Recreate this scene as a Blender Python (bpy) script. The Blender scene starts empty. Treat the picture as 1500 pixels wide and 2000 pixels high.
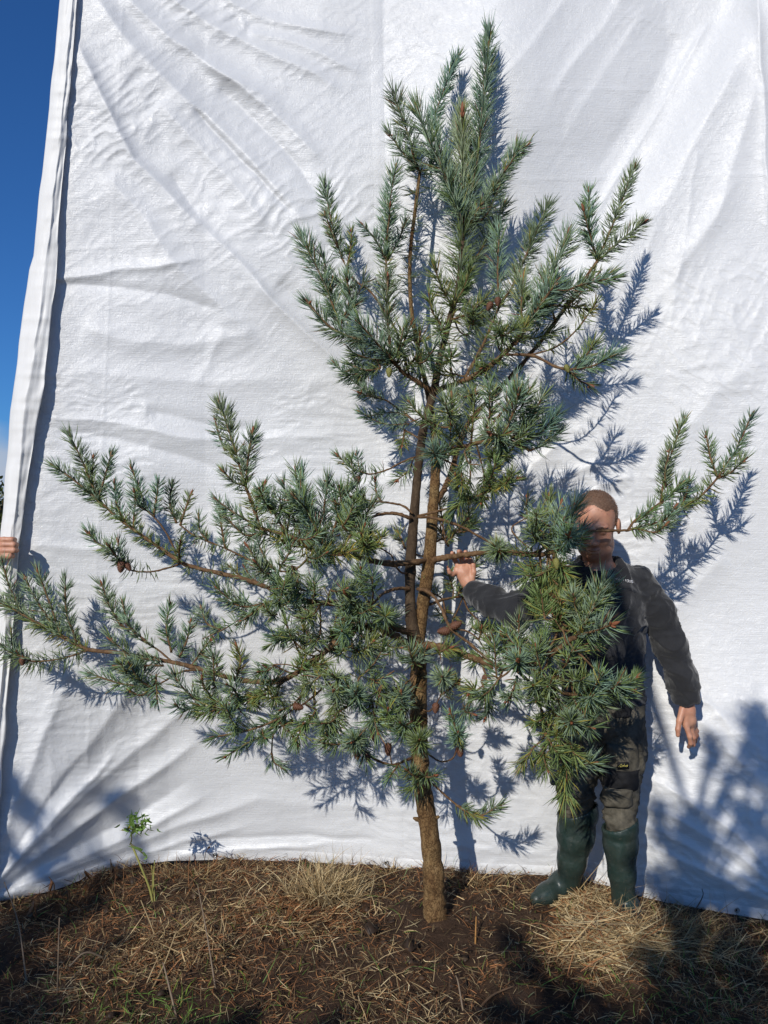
import bpy, math, random
import numpy as np
from mathutils import Vector, Matrix

# ------------------------------------------------------------------ camera, sky, sun, exposure
SC = bpy.context.scene
COL = SC.collection
F = 1500.0            # focal length in photo pixels (photo 1500 x 2000)
CAM_H = 1.6           # eye height
HOR = 1035.0          # photo row of the horizon
cam_d = bpy.data.cameras.new('camera')
cam = bpy.data.objects.new('camera', cam_d)
COL.objects.link(cam)
cam.location = (0, 0, CAM_H)
cam.rotation_euler = (math.radians(90), 0, 0)
cam_d.sensor_fit = 'VERTICAL'
cam_d.sensor_height = 24.0
cam_d.lens = 24.0 * F / 2000.0
cam_d.shift_y = (HOR - 1000.0) / 2000.0
cam_d.clip_start = 0.05
cam_d.clip_end = 3000
SC.camera = cam

SUN_TO = Vector((-0.46, -1.0, 0.63)).normalized()      # towards the sun
ELEV = math.asin(SUN_TO.z)
w = bpy.data.worlds.new('World')
SC.world = w
w.use_nodes = True
nt = w.node_tree
nt.nodes.clear()
out = nt.nodes.new('ShaderNodeOutputWorld')
bg = nt.nodes.new('ShaderNodeBackground')
sky = nt.nodes.new('ShaderNodeTexSky')
sky.sky_type = 'NISHITA'
sky.sun_disc = False
sky.sun_elevation = ELEV
sky.sun_rotation = math.atan2(SUN_TO.x, SUN_TO.y)
sky.air_density = 1.0
sky.dust_density = 0.3
sky.ozone_density = 3.0
bg.inputs['Strength'].default_value = 0.076
# a low bank of cumulus along the horizon
tc = nt.nodes.new('ShaderNodeTexCoord')
sep = nt.nodes.new('ShaderNodeSeparateXYZ')
nz = nt.nodes.new('ShaderNodeTexNoise')
nz.inputs['Scale'].default_value = 9.0
nz.inputs['Detail'].default_value = 6.0
mr = nt.nodes.new('ShaderNodeMapRange')
mr.inputs['From Min'].default_value = 0.140
mr.inputs['From Max'].default_value = 0.09
mul = nt.nodes.new('ShaderNodeMath'); mul.operation = 'MULTIPLY_ADD'
mul.inputs[1].default_value = 1.0
mul.inputs[2].default_value = -0.42
ad = nt.nodes.new('ShaderNodeMath'); ad.operation = 'MULTIPLY'
ad.use_clamp = True
ad.inputs[1].default_value = 2.6
m2 = nt.nodes.new('ShaderNodeMath'); m2.operation = 'ADD'
mixc = nt.nodes.new('ShaderNodeMix'); mixc.data_type = 'RGBA'
mixc.inputs['B'].default_value = (6.2, 7.2, 9.0, 1)
nt.links.new(tc.outputs['Generated'], sep.inputs[0])
nt.links.new(tc.outputs['Generated'], nz.inputs['Vector'])
nt.links.new(sep.outputs['Z'], mr.inputs['Value'])
nt.links.new(nz.outputs['Fac'], mul.inputs[0])
nt.links.new(mr.outputs['Result'], m2.inputs[0])
m2.inputs[1].default_value = -0.5
m3 = nt.nodes.new('ShaderNodeMath'); m3.operation = 'MULTIPLY_ADD'
m3.inputs[1].default_value = 0.5
nt.links.new(m2.outputs[0], m3.inputs[0])
nt.links.new(mul.outputs[0], m3.inputs[2])
nt.links.new(m3.outputs[0], ad.inputs[0])
nt.links.new(ad.outputs[0], mixc.inputs['Factor'])
tint = nt.nodes.new('ShaderNodeMix'); tint.data_type = 'RGBA'; tint.blend_type = 'MULTIPLY'
tint.inputs['Factor'].default_value = 1.0
tint.inputs['B'].default_value = (0.38, 0.86, 1.48, 1)      # deep polarised blue of the clear autumn sky
nt.links.new(sky.outputs['Color'], tint.inputs['A'])
nt.links.new(tint.outputs['Result'], mixc.inputs['A'])
nt.links.new(mixc.outputs['Result'], bg.inputs['Color'])
nt.links.new(bg.outputs['Background'], out.inputs['Surface'])

sun_d = bpy.data.lights.new('sun', 'SUN')
sun_d.energy = 4.5
sun_d.angle = math.radians(0.5)
sun_d.color = (1.0, 0.955, 0.88)
sun = bpy.data.objects.new('sun', sun_d)
COL.objects.link(sun)
sun.rotation_euler = (-SUN_TO).to_track_quat('-Z', 'Y').to_euler()
sun.location = (-4, -8, 6)

vs = SC.view_settings
vs.view_transform = 'Standard'
vs.look = 'None'
vs.exposure = -0.18
vs.gamma = 1.0
vs.use_curve_mapping = False
SC.render.engine = 'CYCLES'
SC.cycles.max_bounces = 6
SC.cycles.use_denoising = True

rng = np.random.default_rng(7)
random.seed(7)

# ------------------------------------------------------------------ helpers
def P(px, py, d):
    """point of the place at depth d (m) that the photo shows at pixel px, py"""
    return np.array([(px - 750.0) / F * d, d, CAM_H + (HOR - py) / F * d])

def interp(x, table):
    xs = [t[0] for t in table]; ys = [t[1] for t in table]
    return np.interp(x, xs, ys)

def sstep(a, b, x):
    t = np.clip((x - a) / (b - a), 0, 1)
    return t * t * (3 - 2 * t)

def link(name, me, mat=None, parent=None, smooth=True):
    o = bpy.data.objects.new(name, me)
    COL.objects.link(o)
    if mat is not None:
        if len(me.materials) == 0:
            me.materials.append(mat)
    if parent is not None:
        o.parent = parent
    if smooth and len(me.polygons):
        me.polygons.foreach_set('use_smooth', np.ones(len(me.polygons), dtype=bool))
    return o

def mesh_np(name, V, Q=None, T=None, col=None):
    """mesh from numpy arrays: quads Q (n,4) and triangles T (m,3), optional per vertex colour"""
    me = bpy.data.meshes.new(name)
    V = np.asarray(V, dtype=np.float32)
    nq = 0 if Q is None else len(Q)
    ntr = 0 if T is None else len(T)
    me.vertices.add(len(V))
    me.vertices.foreach_set('co', V.ravel())
    loops = []
    if nq: loops.append(np.asarray(Q, dtype=np.int32).ravel())
    if ntr: loops.append(np.asarray(T, dtype=np.int32).ravel())
    L = np.concatenate(loops)
    me.loops.add(len(L))
    me.loops.foreach_set('vertex_index', L)
    me.polygons.add(nq + ntr)
    st = np.concatenate([np.arange(nq) * 4, nq * 4 + np.arange(ntr) * 3]).astype(np.int32)
    tot = np.concatenate([np.full(nq, 4), np.full(ntr, 3)]).astype(np.int32)
    me.polygons.foreach_set('loop_start', st)
    me.polygons.foreach_set('loop_total', tot)
    me.update(calc_edges=True)
    if col is not None:
        a = me.color_attributes.new('Col', 'FLOAT_COLOR', 'POINT')
        c = np.ones((len(V), 4), dtype=np.float32); c[:, :3] = col
        a.data.foreach_set('color', c.ravel())
    return me

def empty(name, loc):
    o = bpy.data.objects.new(name, None)
    o.empty_display_size = 0.1
    COL.objects.link(o)
    o.location = Vector([float(v) for v in loc])
    return o

def adopt(child, parent):
    child.parent = parent
    child.matrix_parent_inverse = Matrix.Translation(parent.location).inverted()

def tag(o, label=None, cat=None, group=None, kind=None):
    if label: o['label'] = label
    if cat: o['category'] = cat
    if group: o['group'] = group
    if kind: o['kind'] = kind
    return o

class NB:
    """small node builder for materials"""
    def __init__(self, name, rough=0.6, spec=0.5):
        self.m = bpy.data.materials.new(name)
        self.m.use_nodes = True
        self.t = self.m.node_tree
        self.b = self.t.nodes['Principled BSDF']
        self.b.inputs['Roughness'].default_value = rough
        self.b.inputs['Specular IOR Level'].default_value = spec
        self.tc = self.n('ShaderNodeTexCoord')
    def n(self, t): return self.t.nodes.new(t)
    def l(self, a, b): self.t.links.new(a, b)
    def noise(self, scale, detail=4.0, rough=0.55, stretch=None, co='Object', dist=0.0):
        n = self.n('ShaderNodeTexNoise')
        n.inputs['Scale'].default_value = scale
        n.inputs['Detail'].default_value = detail
        n.inputs['Roughness'].default_value = rough
        n.inputs['Distortion'].default_value = dist
        if stretch:
            mp = self.n('ShaderNodeMapping')
            mp.inputs['Scale'].default_value = stretch
            self.l(self.tc.outputs[co], mp.inputs['Vector']); self.l(mp.outputs[0], n.inputs['Vector'])
        else:
            self.l(self.tc.outputs[co], n.inputs['Vector'])
        return n.outputs['Fac']
    def ramp(self, fac, stops):
        r = self.n('ShaderNodeValToRGB')
        el = r.color_ramp.elements
        while len(el) < len(stops): el.new(0.5)
        for e, (p, c) in zip(el, stops):
            e.position = p; e.color = (c[0], c[1], c[2], 1)
        self.l(fac, r.inputs['Fac'])
        return r.outputs['Color']
    def mix(self, fac, a, b, mode='MIX'):
        m = self.n('ShaderNodeMix'); m.data_type = 'RGBA'; m.blend_type = mode
        for s, v in (('Factor', fac), ('A', a), ('B', b)):
            if isinstance(v, (int, float)): m.inputs[s].default_value = v
            elif isinstance(v, tuple): m.inputs[s].default_value = (*v, 1)
            else: self.l(v, m.inputs[s])
        return m.outputs['Result']
    def base(self, c):
        if isinstance(c, tuple): self.b.inputs['Base Color'].default_value = (*c, 1)
        else: self.l(c, self.b.inputs['Base Color'])
    def bump(self, h, strength=0.3, dist=0.01, prev=None):
        bn = self.n('ShaderNodeBump')
        bn.inputs['Strength'].default_value = strength
        bn.inputs['Distance'].default_value = dist
        self.l(h, bn.inputs['Height'])
        if prev is not None: self.l(prev, bn.inputs['Normal'])
        self.l(bn.outputs['Normal'], self.b.inputs['Normal'])
        return bn.outputs['Normal']
    def attr(self):
        a = self.n('ShaderNodeVertexColor'); a.layer_name = 'Col'
        return a.outputs['Color']

_tab = np.random.default_rng(99).random(65536).astype(np.float32)
def _hash(ix, iy, iz, seed):
    h = (ix.astype(np.int64) * 73856093) ^ (iy.astype(np.int64) * 19349663) ^ (iz.astype(np.int64) * 83492791) ^ (seed * 2654435)
    return _tab[(h ^ (h >> 13)) & 65535]
def vnoise2(x, y, seed=0):
    x = np.asarray(x, np.float64); y = np.asarray(y, np.float64)
    ix = np.floor(x); iy = np.floor(y)
    fx = x - ix; fy = y - iy
    fx = fx ** 3 * (fx * (6 * fx - 15) + 10); fy = fy ** 3 * (fy * (6 * fy - 15) + 10)
    ix = ix.astype(np.int64); iy = iy.astype(np.int64); z = np.zeros_like(ix)
    a = _hash(ix, iy, z, seed); b = _hash(ix + 1, iy, z, seed)
    c = _hash(ix, iy + 1, z, seed); d = _hash(ix + 1, iy + 1, z, seed)
    return (a * (1 - fx) + b * fx) * (1 - fy) + (c * (1 - fx) + d * fx) * fy
def vnoise3(p, seed=0):
    i = np.floor(p); f = p - i; f = f * f * (3 - 2 * f); i = i.astype(np.int64)
    r = 0
    for dx in (0, 1):
        wx = f[:, 0] if dx else 1 - f[:, 0]
        for dy in (0, 1):
            wy = f[:, 1] if dy else 1 - f[:, 1]
            for dz in (0, 1):
                wz = f[:, 2] if dz else 1 - f[:, 2]
                r = r + wx * wy * wz * _hash(i[:, 0] + dx, i[:, 1] + dy, i[:, 2] + dz, seed)
    return r

def catmull(pts, n):
    """smooth curve through pts, n samples per span; extra columns (radius) are interpolated too"""
    p = np.asarray(pts, float)
    if len(p) == 2:
        t = np.linspace(0, 1, n + 1)[:, None]
        return p[0] * (1 - t) + p[1] * t
    q = np.vstack([2 * p[0] - p[1], p, 2 * p[-1] - p[-2]])
    o = []
    for i in range(1, len(q) - 2):
        t = np.linspace(0, 1, n, endpoint=False)[:, None]
        a, b, c, d = q[i - 1], q[i], q[i + 1], q[i + 2]
        o.append(0.5 * (2 * b + (c - a) * t + (2 * a - 5 * b + 4 * c - d) * t ** 2 + (3 * b - a - 3 * c + d) * t ** 3))
    o.append(p[-1][None])
    return np.vstack(o)

def tube(path, rad, sides=8, wob=0.0, cap=True):
    """tube mesh arrays along path (n,3) with radii (n,)"""
    path = np.asarray(path, float); rad = np.asarray(rad, float)
    n = len(path)
    tan = np.gradient(path, axis=0)
    tan /= np.linalg.norm(tan, axis=1)[:, None] + 1e-12
    ref = np.array([0.31, -0.94, 0.12]) if abs(tan[0] @ np.array([0.31, -0.94, 0.12])) < 0.85 else np.array([1.0, 0.1, 0.0])
    U = np.cross(tan, ref); U /= np.linalg.norm(U, axis=1)[:, None] + 1e-12
    W = np.cross(tan, U)
    a = np.linspace(0, 2 * np.pi, sides, endpoint=False)
    R = rad[:, None] * np.ones(sides)
    if wob > 0:
        R = R * (1 + wob * (vnoise3(np.column_stack([np.repeat(np.arange(n) * 0.7, sides), np.tile(np.cos(a) * 1.5 + 9, n), np.tile(np.sin(a) * 1.5 + 4, n)]), int(abs(path[0, 0] * 999)) + 3).reshape(n, sides) - 0.5) * 2)
    V = path[:, None] + R[..., None] * (np.cos(a)[None, :, None] * U[:, None] + np.sin(a)[None, :, None] * W[:, None])
    V = V.reshape(-1, 3)
    i = np.arange(n - 1)[:, None] * sides; j = np.arange(sides)[None]
    j2 = (j + 1) % sides
    Q = np.stack([i + j, i + j2, i + sides + j2, i + sides + j], -1).reshape(-1, 4)
    T = np.zeros((0, 3), int)
    if cap:
        V = np.vstack([V, path[0][None], path[-1][None]])
        c0 = n * sides; jj = np.arange(sides); jn = (jj + 1) % sides
        T = np.vstack([np.stack([jn, jj, np.full(sides, c0)], -1),
                       np.stack([jj + (n - 1) * sides, jn + (n - 1) * sides, np.full(sides, c0 + 1)], -1)])
    return V, Q, T

class Acc:
    """collects shapes for ONE mesh"""
    def __init__(self): self.V = []; self.Q = []; self.T = []; self.C = []; self.n = 0
    def add(self, V, Q=None, T=None, col=None):
        self.V.append(np.asarray(V, float))
        if Q is not None and len(Q): self.Q.append(np.asarray(Q) + self.n)
        if T is not None and len(T): self.T.append(np.asarray(T) + self.n)
        c = np.zeros((len(V), 3)) + (np.asarray(col) if col is not None else 1.0)
        self.C.append(c)
        self.n += len(V)
    def mesh(self, name):
        return mesh_np(name, np.vstack(self.V), np.vstack(self.Q) if self.Q else None,
                       np.vstack(self.T) if self.T else None, np.vstack(self.C))

def blades(base, dirs, length, width, bend, col, seg=3, axis=None, up=True):
    """curved flat blades, vectorised: base (n,3), unit dirs (n,3), bend vectors (n,3)"""
    n = len(base)
    side = np.cross(dirs, axis if axis is not None else rng.normal(size=(n, 3)))
    side /= np.linalg.norm(side, axis=1)[:, None] + 1e-9
    V = []
    for k in range(seg + 1):
        t = k / seg
        c = base + dirs * (length * t)[:, None] + bend * (length * t * t)[:, None]
        wd = width * (1 - t) ** 0.6 if k < seg else width * 0.02
        if k < seg:
            wd = width * (0.75 + 0.5 * t if t < 0.5 else 1.0 * (1 - t) * 2)
        V.append(c - side * wd[:, None] / 2); V.append(c + side * wd[:, None] / 2)
    V = np.stack(V, 1)
    m = 2 * (seg + 1)
    idx = np.arange(n)[:, None] * m
    Q = np.concatenate([np.stack([idx[:, 0] + 2 * k, idx[:, 0] + 2 * k + 1, idx[:, 0] + 2 * k + 3, idx[:, 0] + 2 * k + 2], -1) for k in range(seg)])
    C = np.repeat(col, m, axis=0)
    return V.reshape(-1, 3), Q, C

# ------------------------------------------------------------------ materials
def mat_simple(name, c, rough=0.6, spec=0.4, var=0.25, scale=30, bump=0.2, bd=0.003):
    b = NB(name, rough, spec)
    f = b.noise(scale)
    lo = tuple(x * (1 - var) for x in c); hi = tuple(min(1, x * (1 + var)) for x in c)
    b.base(b.ramp(f, [(0.3, lo), (0.7, hi)]))
    if bump: b.bump(b.noise(scale * 4), bump, bd)
    return b.m

def mat_attr(name, rough=0.5, spec=0.4, transl=0.0):
    b = NB(name, rough, spec)
    b.base(b.attr())
    if transl:
        tr = b.n('ShaderNodeBsdfTranslucent'); b.l(b.attr(), tr.inputs['Color'])
        mx = b.n('ShaderNodeMixShader'); mx.inputs[0].default_value = transl
        o = b.t.nodes['Material Output']
        b.l(b.b.outputs[0], mx.inputs[1]); b.l(tr.outputs[0], mx.inputs[2]); b.l(mx.outputs[0], o.inputs['Surface'])
    return b.m

M = {}
b = NB('white_tarpaulin', 0.4, 0.5)
f1 = b.noise(3.0, 5)
c1 = b.ramp(f1, [(0.3, (0.60, 0.605, 0.61)), (0.7, (0.665, 0.668, 0.67))])
f2 = b.noise(9.0, 8, 0.7)
c2 = b.mix(b.ramp(f2, [(0.63, (0, 0, 0)), (0.78, (0.12, 0.12, 0.12))]), c1, (0.62, 0.58, 0.50))
b.base(c2)
n1 = b.bump(b.noise(46.0, 7, 0.68, dist=1.6), 0.55, 0.0045)
n2 = b.bump(b.noise(24.0, 4, 0.6, stretch=(0.3, 1, 8.0)), 0.32, 0.004, n1)
n3 = b.bump(b.noise(500.0, 2, 0.5), 0.22, 0.0008, n2)
b.l(b.ramp(b.noise(14.0, 4), [(0.35, (0.30,) * 3), (0.7, (0.46,) * 3)]), b.b.inputs['Roughness'])
M['tarp'] = b.m
b = NB('tarpaulin_flap', 0.5, 0.4)
b.base(b.ramp(b.noise(20, 5, stretch=(1, 1, 0.1)), [(0.3, (0.68, 0.67, 0.645)), (0.7, (0.75, 0.74, 0.715))]))
n1 = b.bump(b.noise(40, 5, 0.6, stretch=(1.2, 1, 0.25)), 0.35, 0.006)
M['flap'] = b.m
M['metal'] = mat_simple('eyelet_metal', (0.35, 0.35, 0.34), 0.35, 0.6)
M['metal'].node_tree.nodes['Principled BSDF'].inputs['Metallic'].default_value = 0.9
M['needle'] = mat_attr('pine_needles', 0.42, 0.45, 0.12)
M['dry'] = mat_attr('dry_straw', 0.6, 0.3, 0.15)
M['leaf'] = mat_attr('green_leaf', 0.5, 0.4, 0.25)
b = NB('trunk_bark', 0.8, 0.25)
v = b.n('ShaderNodeTexVoronoi'); v.inputs['Scale'].default_value = 46; v.feature = 'DISTANCE_TO_EDGE'
mp = b.n('ShaderNodeMapping'); mp.inputs['Scale'].default_value = (1, 1, 0.38)
ns = b.n('ShaderNodeTexNoise'); ns.inputs['Scale'].default_value = 40; ns.inputs['Detail'].default_value = 6
vm = b.n('ShaderNodeMix'); vm.data_type = 'VECTOR'; vm.inputs['Factor'].default_value = 0.076
b.l(b.tc.outputs['Object'], mp.inputs[0]); b.l(mp.outputs[0], vm.inputs['A']); b.l(b.tc.outputs['Object'], ns.inputs['Vector']); b.l(ns.outputs['Color'], vm.inputs['B'])
b.l(vm.outputs['Result'], v.inputs['Vector'])
bark = b.ramp(b.noise(30, 9, 0.75, stretch=(1, 1, 0.35)), [(0.25, (0.060, 0.036, 0.018)), (0.43, (0.185, 0.115, 0.052)), (0.6, (0.27, 0.185, 0.092)), (0.8, (0.42, 0.34, 0.21))])
edge = b.ramp(v.outputs['Distance'], [(0.0, (0.35, 0.30, 0.26)), (0.14, (1, 1, 1))])
big = b.ramp(b.noise(9, 5, 0.65), [(0.33, (0.62, 0.50, 0.42)), (0.5, (0.95, 0.86, 0.74)), (0.68, (1.0, 1.0, 0.92))])
b.base(b.mix(1.0, b.mix(1.0, bark, edge, 'MULTIPLY'), big, 'MULTIPLY'))
n1 = b.bump(v.outputs['Distance'], 0.7, 0.008)
b.bump(b.noise(90, 8, 0.75, stretch=(1, 1, 0.4)), 0.9, 0.009, n1)
M['bark'] = b.m
b = NB('dark_stem_bark', 0.85, 0.2)
b.base(b.ramp(b.noise(48, 8, 0.75, stretch=(1, 1, 0.45)), [(0.25, (0.026, 0.018, 0.012)), (0.5, (0.070, 0.046, 0.028)), (0.68, (0.12, 0.085, 0.052)), (0.82, (0.21, 0.18, 0.12))]))
b.bump(b.noise(110, 7, 0.75, stretch=(1, 1, 0.5)), 0.9, 0.008)
M['dark_bark'] = b.m
b = NB('branch_bark', 0.8, 0.25)
b.base(b.ramp(b.noise(55, 7, 0.7), [(0.28, (0.050, 0.028, 0.015)), (0.5, (0.135, 0.075, 0.036)), (0.74, (0.26, 0.165, 0.085))]))
b.bump(b.noise(140, 5, 0.7), 0.7, 0.005)
M['twig'] = b.m
M['bud'] = mat_simple('bud_scales', (0.23, 0.085, 0.04), 0.6, 0.3, 0.4, 120, 0.4, 0.002)
M['cone'] = mat_simple('cone_scales', (0.13, 0.055, 0.03), 0.6, 0.35, 0.5, 60, 0.4, 0.002)
M['green_cone'] = mat_simple('green_cone_scales', (0.20, 0.19, 0.05), 0.6, 0.35, 0.4, 60, 0.4, 0.002)
M['tag'] = mat_simple('white_plastic', (0.82, 0.83, 0.82), 0.4, 0.4, 0.03, 30, 0)
b = NB('skin', 0.5, 0.45)
f = b.noise(24, 5, 0.6)
b.base(b.ramp(f, [(0.3, (0.42, 0.19, 0.12)), (0.55, (0.52, 0.26, 0.165)), (0.8, (0.58, 0.31, 0.20))]))
b.b.inputs['Subsurface Weight'].default_value = 0.12
b.b.inputs['Subsurface Radius'].default_value = (0.01, 0.004, 0.002)
b.bump(b.noise(260, 3), 0.15, 0.001)
M['skin'] = b.m
b = NB('short_brown_hair', 0.6, 0.35)
b.base(b.ramp(b.noise(160, 6, 0.8), [(0.3, (0.085, 0.048, 0.030)), (0.6, (0.18, 0.105, 0.066)), (0.8, (0.30, 0.18, 0.12))]))
b.bump(b.noise(380, 4, 0.8), 0.35, 0.003)
M['hair'] = b.m
b = NB('charcoal_sweatshirt', 0.85, 0.25)
b.base(b.ramp(b.noise(14, 6, 0.65), [(0.3, (0.014, 0.0145, 0.017)), (0.6, (0.021, 0.0215, 0.024)), (0.8, (0.031, 0.031, 0.032))]))
b.b.inputs['Sheen Weight'].default_value = 0.25
n1 = b.bump(b.noise(28, 4, 0.6, dist=0.6), 0.4, 0.012)
b.bump(b.noise(700, 2), 0.25, 0.001, n1)
M['shirt'] = b.m
b = NB('olive_work_trousers', 0.85, 0.25)
b.base(b.ramp(b.noise(16, 7, 0.7), [(0.3, (0.030, 0.027, 0.020)), (0.5, (0.085, 0.075, 0.055)), (0.75, (0.16, 0.14, 0.105))]))
n1 = b.bump(b.noise(30, 4, 0.6, dist=0.8), 0.5, 0.012)
b.bump(b.noise(600, 2), 0.3, 0.001, n1)
M['trousers'] = b.m
M['black_cloth'] = mat_simple('black_canvas', (0.012, 0.012, 0.013), 0.85, 0.25, 0.35, 40, 0.4, 0.003)
M['navy_cloth'] = mat_simple('navy_canvas', (0.02, 0.025, 0.05), 0.85, 0.25, 0.35, 40, 0.4, 0.003)
b = NB('green_rubber_boot', 0.38, 0.5)
gb = b.ramp(b.noise(12, 4), [(0.3, (0.012, 0.024, 0.020)), (0.7, (0.020, 0.040, 0.033))])
mud = b.ramp(b.noise(11, 9, 0.72), [(0.42, (0, 0, 0)), (0.8, (0.45, 0.45, 0.45))])
spl = b.ramp(b.noise(70, 6, 0.8), [(0.6, (0, 0, 0)), (0.68, (0.6, 0.6, 0.6))])
b.base(b.mix(spl, b.mix(mud, gb, (0.070, 0.068, 0.052)), (0.15, 0.13, 0.095)))
b.l(b.ramp(b.noise(19, 8, 0.75), [(0.45, (0.3,) * 3), (0.62, (0.8,) * 3)]), b.b.inputs['Roughness'])
b.bump(b.noise(60, 4), 0.2, 0.004)
M['boot'] = b.m
M['white_print'] = mat_simple('white_print', (0.7, 0.7, 0.72), 0.7, 0.2, 0.02, 20, 0)
M['yellow_print'] = mat_simple('yellow_print', (0.55, 0.47, 0.12), 0.7, 0.2, 0.02, 20, 0)
b = NB('dark_soil', 0.9, 0.2)
b.base(b.ramp(b.noise(5.5, 9, 0.7), [(0.25, (0.026, 0.015, 0.009)), (0.5, (0.070, 0.040, 0.024)), (0.75, (0.125, 0.078, 0.048))]))
n1 = b.bump(b.noise(38, 8, 0.75), 0.9, 0.03)
M['soil'] = b.m
# ------------------------------------------------------------------ ground
def gh(x, y):
    """height of the rough ground"""
    x = np.asarray(x, float); y = np.asarray(y, float)
    h = (vnoise2(x * 1.3, y * 1.3, 1) - 0.5) * 0.05 + (vnoise2(x * 4.1, y * 4.1, 2) - 0.5) * 0.05 + (vnoise2(x * 13, y * 13, 3) - 0.5) * 0.026
    r = np.hypot(x - 0.2, y - 3.0)
    return h * sstep(60, 6, r)

def grow_axis(a, b, step, far):
    c = list(np.arange(a, b + 1e-6, step)); s = step; lo = a; hi = b
    L = []; H = []
    while lo > -far:
        s *= 1.35; lo -= s; hi += s; L.append(lo); H.append(hi)
    return np.array(L[::-1] + c + H)
gx = grow_axis(-2.4, 2.4, 0.016, 900); gy = grow_axis(1.7, 4.3, 0.016, 900)
GX, GY = np.meshgrid(gx, gy)
GZ = gh(GX, GY)
GZ = GZ + (vnoise2(GX * 34, GY * 34, 4) - 0.5) * 0.012 * (np.hypot(GX, GY - 3) < 4)
nx, ny = len(gx), len(gy)
i = (np.arange(ny - 1)[:, None] * nx + np.arange(nx - 1)[None]).ravel()
ground = link('ground', mesh_np('ground', np.stack([GX, GY, GZ], -1).reshape(-1, 3), np.stack([i, i + 1, i + nx + 1, i + nx], -1)), M['soil'])
tag(ground, 'dark brown soil littered with dead grass below the sheet', 'ground', kind='structure')

# ------------------------------------------------------------------ white tarpaulin
BOT = [(-120, 1782), (0, 1760), (100, 1740), (200, 1706), (270, 1688), (330, 1681), (450, 1678), (600, 1683), (700, 1690), (850, 1702), (1000, 1708), (1090, 1712), (1140, 1720), (1200, 1738), (1300, 1762), (1400, 1780), (1500, 1797), (1640, 1822)]
LEFT = [(-200, 148), (0, 131), (520, 86), (820, 50), (1050, 18), (1180, 8), (1500, -14), (1800, -40)]
UPD = [(-100, 3.40), (100, 3.46), (400, 3.57), (750, 3.62), (950, 3.57), (1100, 3.53), (1300, 3.46), (1500, 3.36), (1640, 3.28)]
FOLDS = []
def fold(pts, wd, amp, wl=None, sharp=1.4):
    """a fold of the sheet: ridge polyline in photo columns/rows, half widths right and left (px), height (m)"""
    p = np.array(pts, float); wl = wl if wl else wd
    if p[:, 1].max() < 760:
        if p[0, 0] < 700: amp = amp * 1.45
        elif p[0, 0] < 1470: amp = amp * 0.5; wd = wd * 1.3; wl = wl * 1.2
    elif p[0, 1] > 1700: amp = amp * 1.25
    FOLDS.append((p, wd, wl, amp, sharp))
# fan from the upper left corner
fold([(165, -40), (235, 60), (300, 135), (400, 225), (490, 315), (580, 420), (640, 490)], 17, 0.016, 30)
fold([(372, 205), (440, 275), (520, 362), (590, 435)], 9, -0.011, 8)
fold([(140, 60), (175, 130), (212, 208), (262, 312), (345, 392), (440, 480), (520, 572), (600, 652), (690, 735)], 9, 0.014, 26)
fold([(495, 548), (580, 628), (660, 706), (760, 800)], 7, 0.012, 10, 1.1)
fold([(540, 545), (640, 640), (730, 745)], 22, -0.012)
fold([(225, -30), (330, 70), (430, 140), (520, 190), (580, 225)], 16, 0.013)
fold([(300, -30), (410, 45), (520, 100), (620, 145), (690, 190)], 15, 0.012)
fold([(390, 110), (470, 165), (560, 245), (640, 330)], 13, 0.010)
fold([(420, 165), (500, 235), (585, 325), (650, 420)], 14, -0.010)
fold([(300, 190), (370, 265), (450, 350), (540, 470)], 22, 0.012)
fold([(200, 330), (260, 400), (330, 500), (420, 590), (520, 690)], 24, 0.010)
fold([(330, 330), (380, 420), (450, 500), (520, 560)], 14, -0.007)
fold([(480, 60), (560, 80), (640, 110), (720, 150)], 13, 0.008)
fold([(420, -20), (500, 30), (600, 55), (700, 70)], 12, 0.008)
# folds of the upper right
fold([(1395, 30), (1345, 110), (1300, 190), (1240, 290), (1185, 385), (1130, 470), (1080, 540)], 26, 0.026, 7, 1.2)
fold([(1330, 60), (1280, 160), (1210, 265), (1150, 360)], 22, -0.016)
fold([(1440, 120), (1390, 220), (1345, 300), (1300, 400), (1250, 470)], 20, 0.014, 11)
fold([(1120, -30), (1060, 60), (980, 150), (930, 205)], 16, 0.012, 8)
fold([(1230, -30), (1170, 60), (1110, 135), (1060, 210)], 18, 0.013, 9)
fold([(1270, 0), (1200, 110), (1140, 200), (1090, 300)], 20, 0.010, 10)
fold([(1000, -20), (930, 40), (860, 80)], 14, 0.008)
fold([(1480, 150), (1440, 300), (1400, 420), (1330, 520), (1290, 640)], 24, 0.011)
fold([(1450, 330), (1390, 430), (1310, 520), (1250, 560)], 13, 0.009)
fold([(1375, 280), (1362, 300), (1350, 380), (1335, 480), (1315, 600), (1300, 690)], 6, 0.007, 7, 1.1)
fold([(1282, 440), (1262, 500), (1250, 560)], 6, 0.006, 6, 1.1)
fold([(1478, -40), (1488, 120), (1496, 300), (1502, 500)], 7, 0.014, 12, 1.1)
fold([(1500, 700), (1400, 760), (1300, 900), (1240, 960)], 30, 0.010)
# left flank: horizontal pulls
fold([(85, 545), (180, 535), (300, 520), (420, 500)], 9, 0.007)
fold([(90, 552), (190, 556), (330, 575), (460, 615)], 12, -0.006)
fold([(80, 812), (200, 822), (310, 846), (430, 862), (560, 856), (720, 845)], 10, 0.009, 16)
fold([(80, 830), (180, 848), (300, 875), (400, 905), (500, 950)], 16, -0.010)
fold([(280, 800), (360, 818), (440, 840), (520, 838)], 12, -0.009)
fold([(60, 1065), (150, 1072), (260, 1068)], 10, 0.006)
fold([(150, 640), (260, 668), (380, 670), (520, 650)], 26, 0.008)
fold([(120, 720), (260, 735), (420, 750), (600, 735)], 22, 0.006)
fold([(440, 640), (400, 720), (380, 760)], 12, 0.005)
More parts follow.
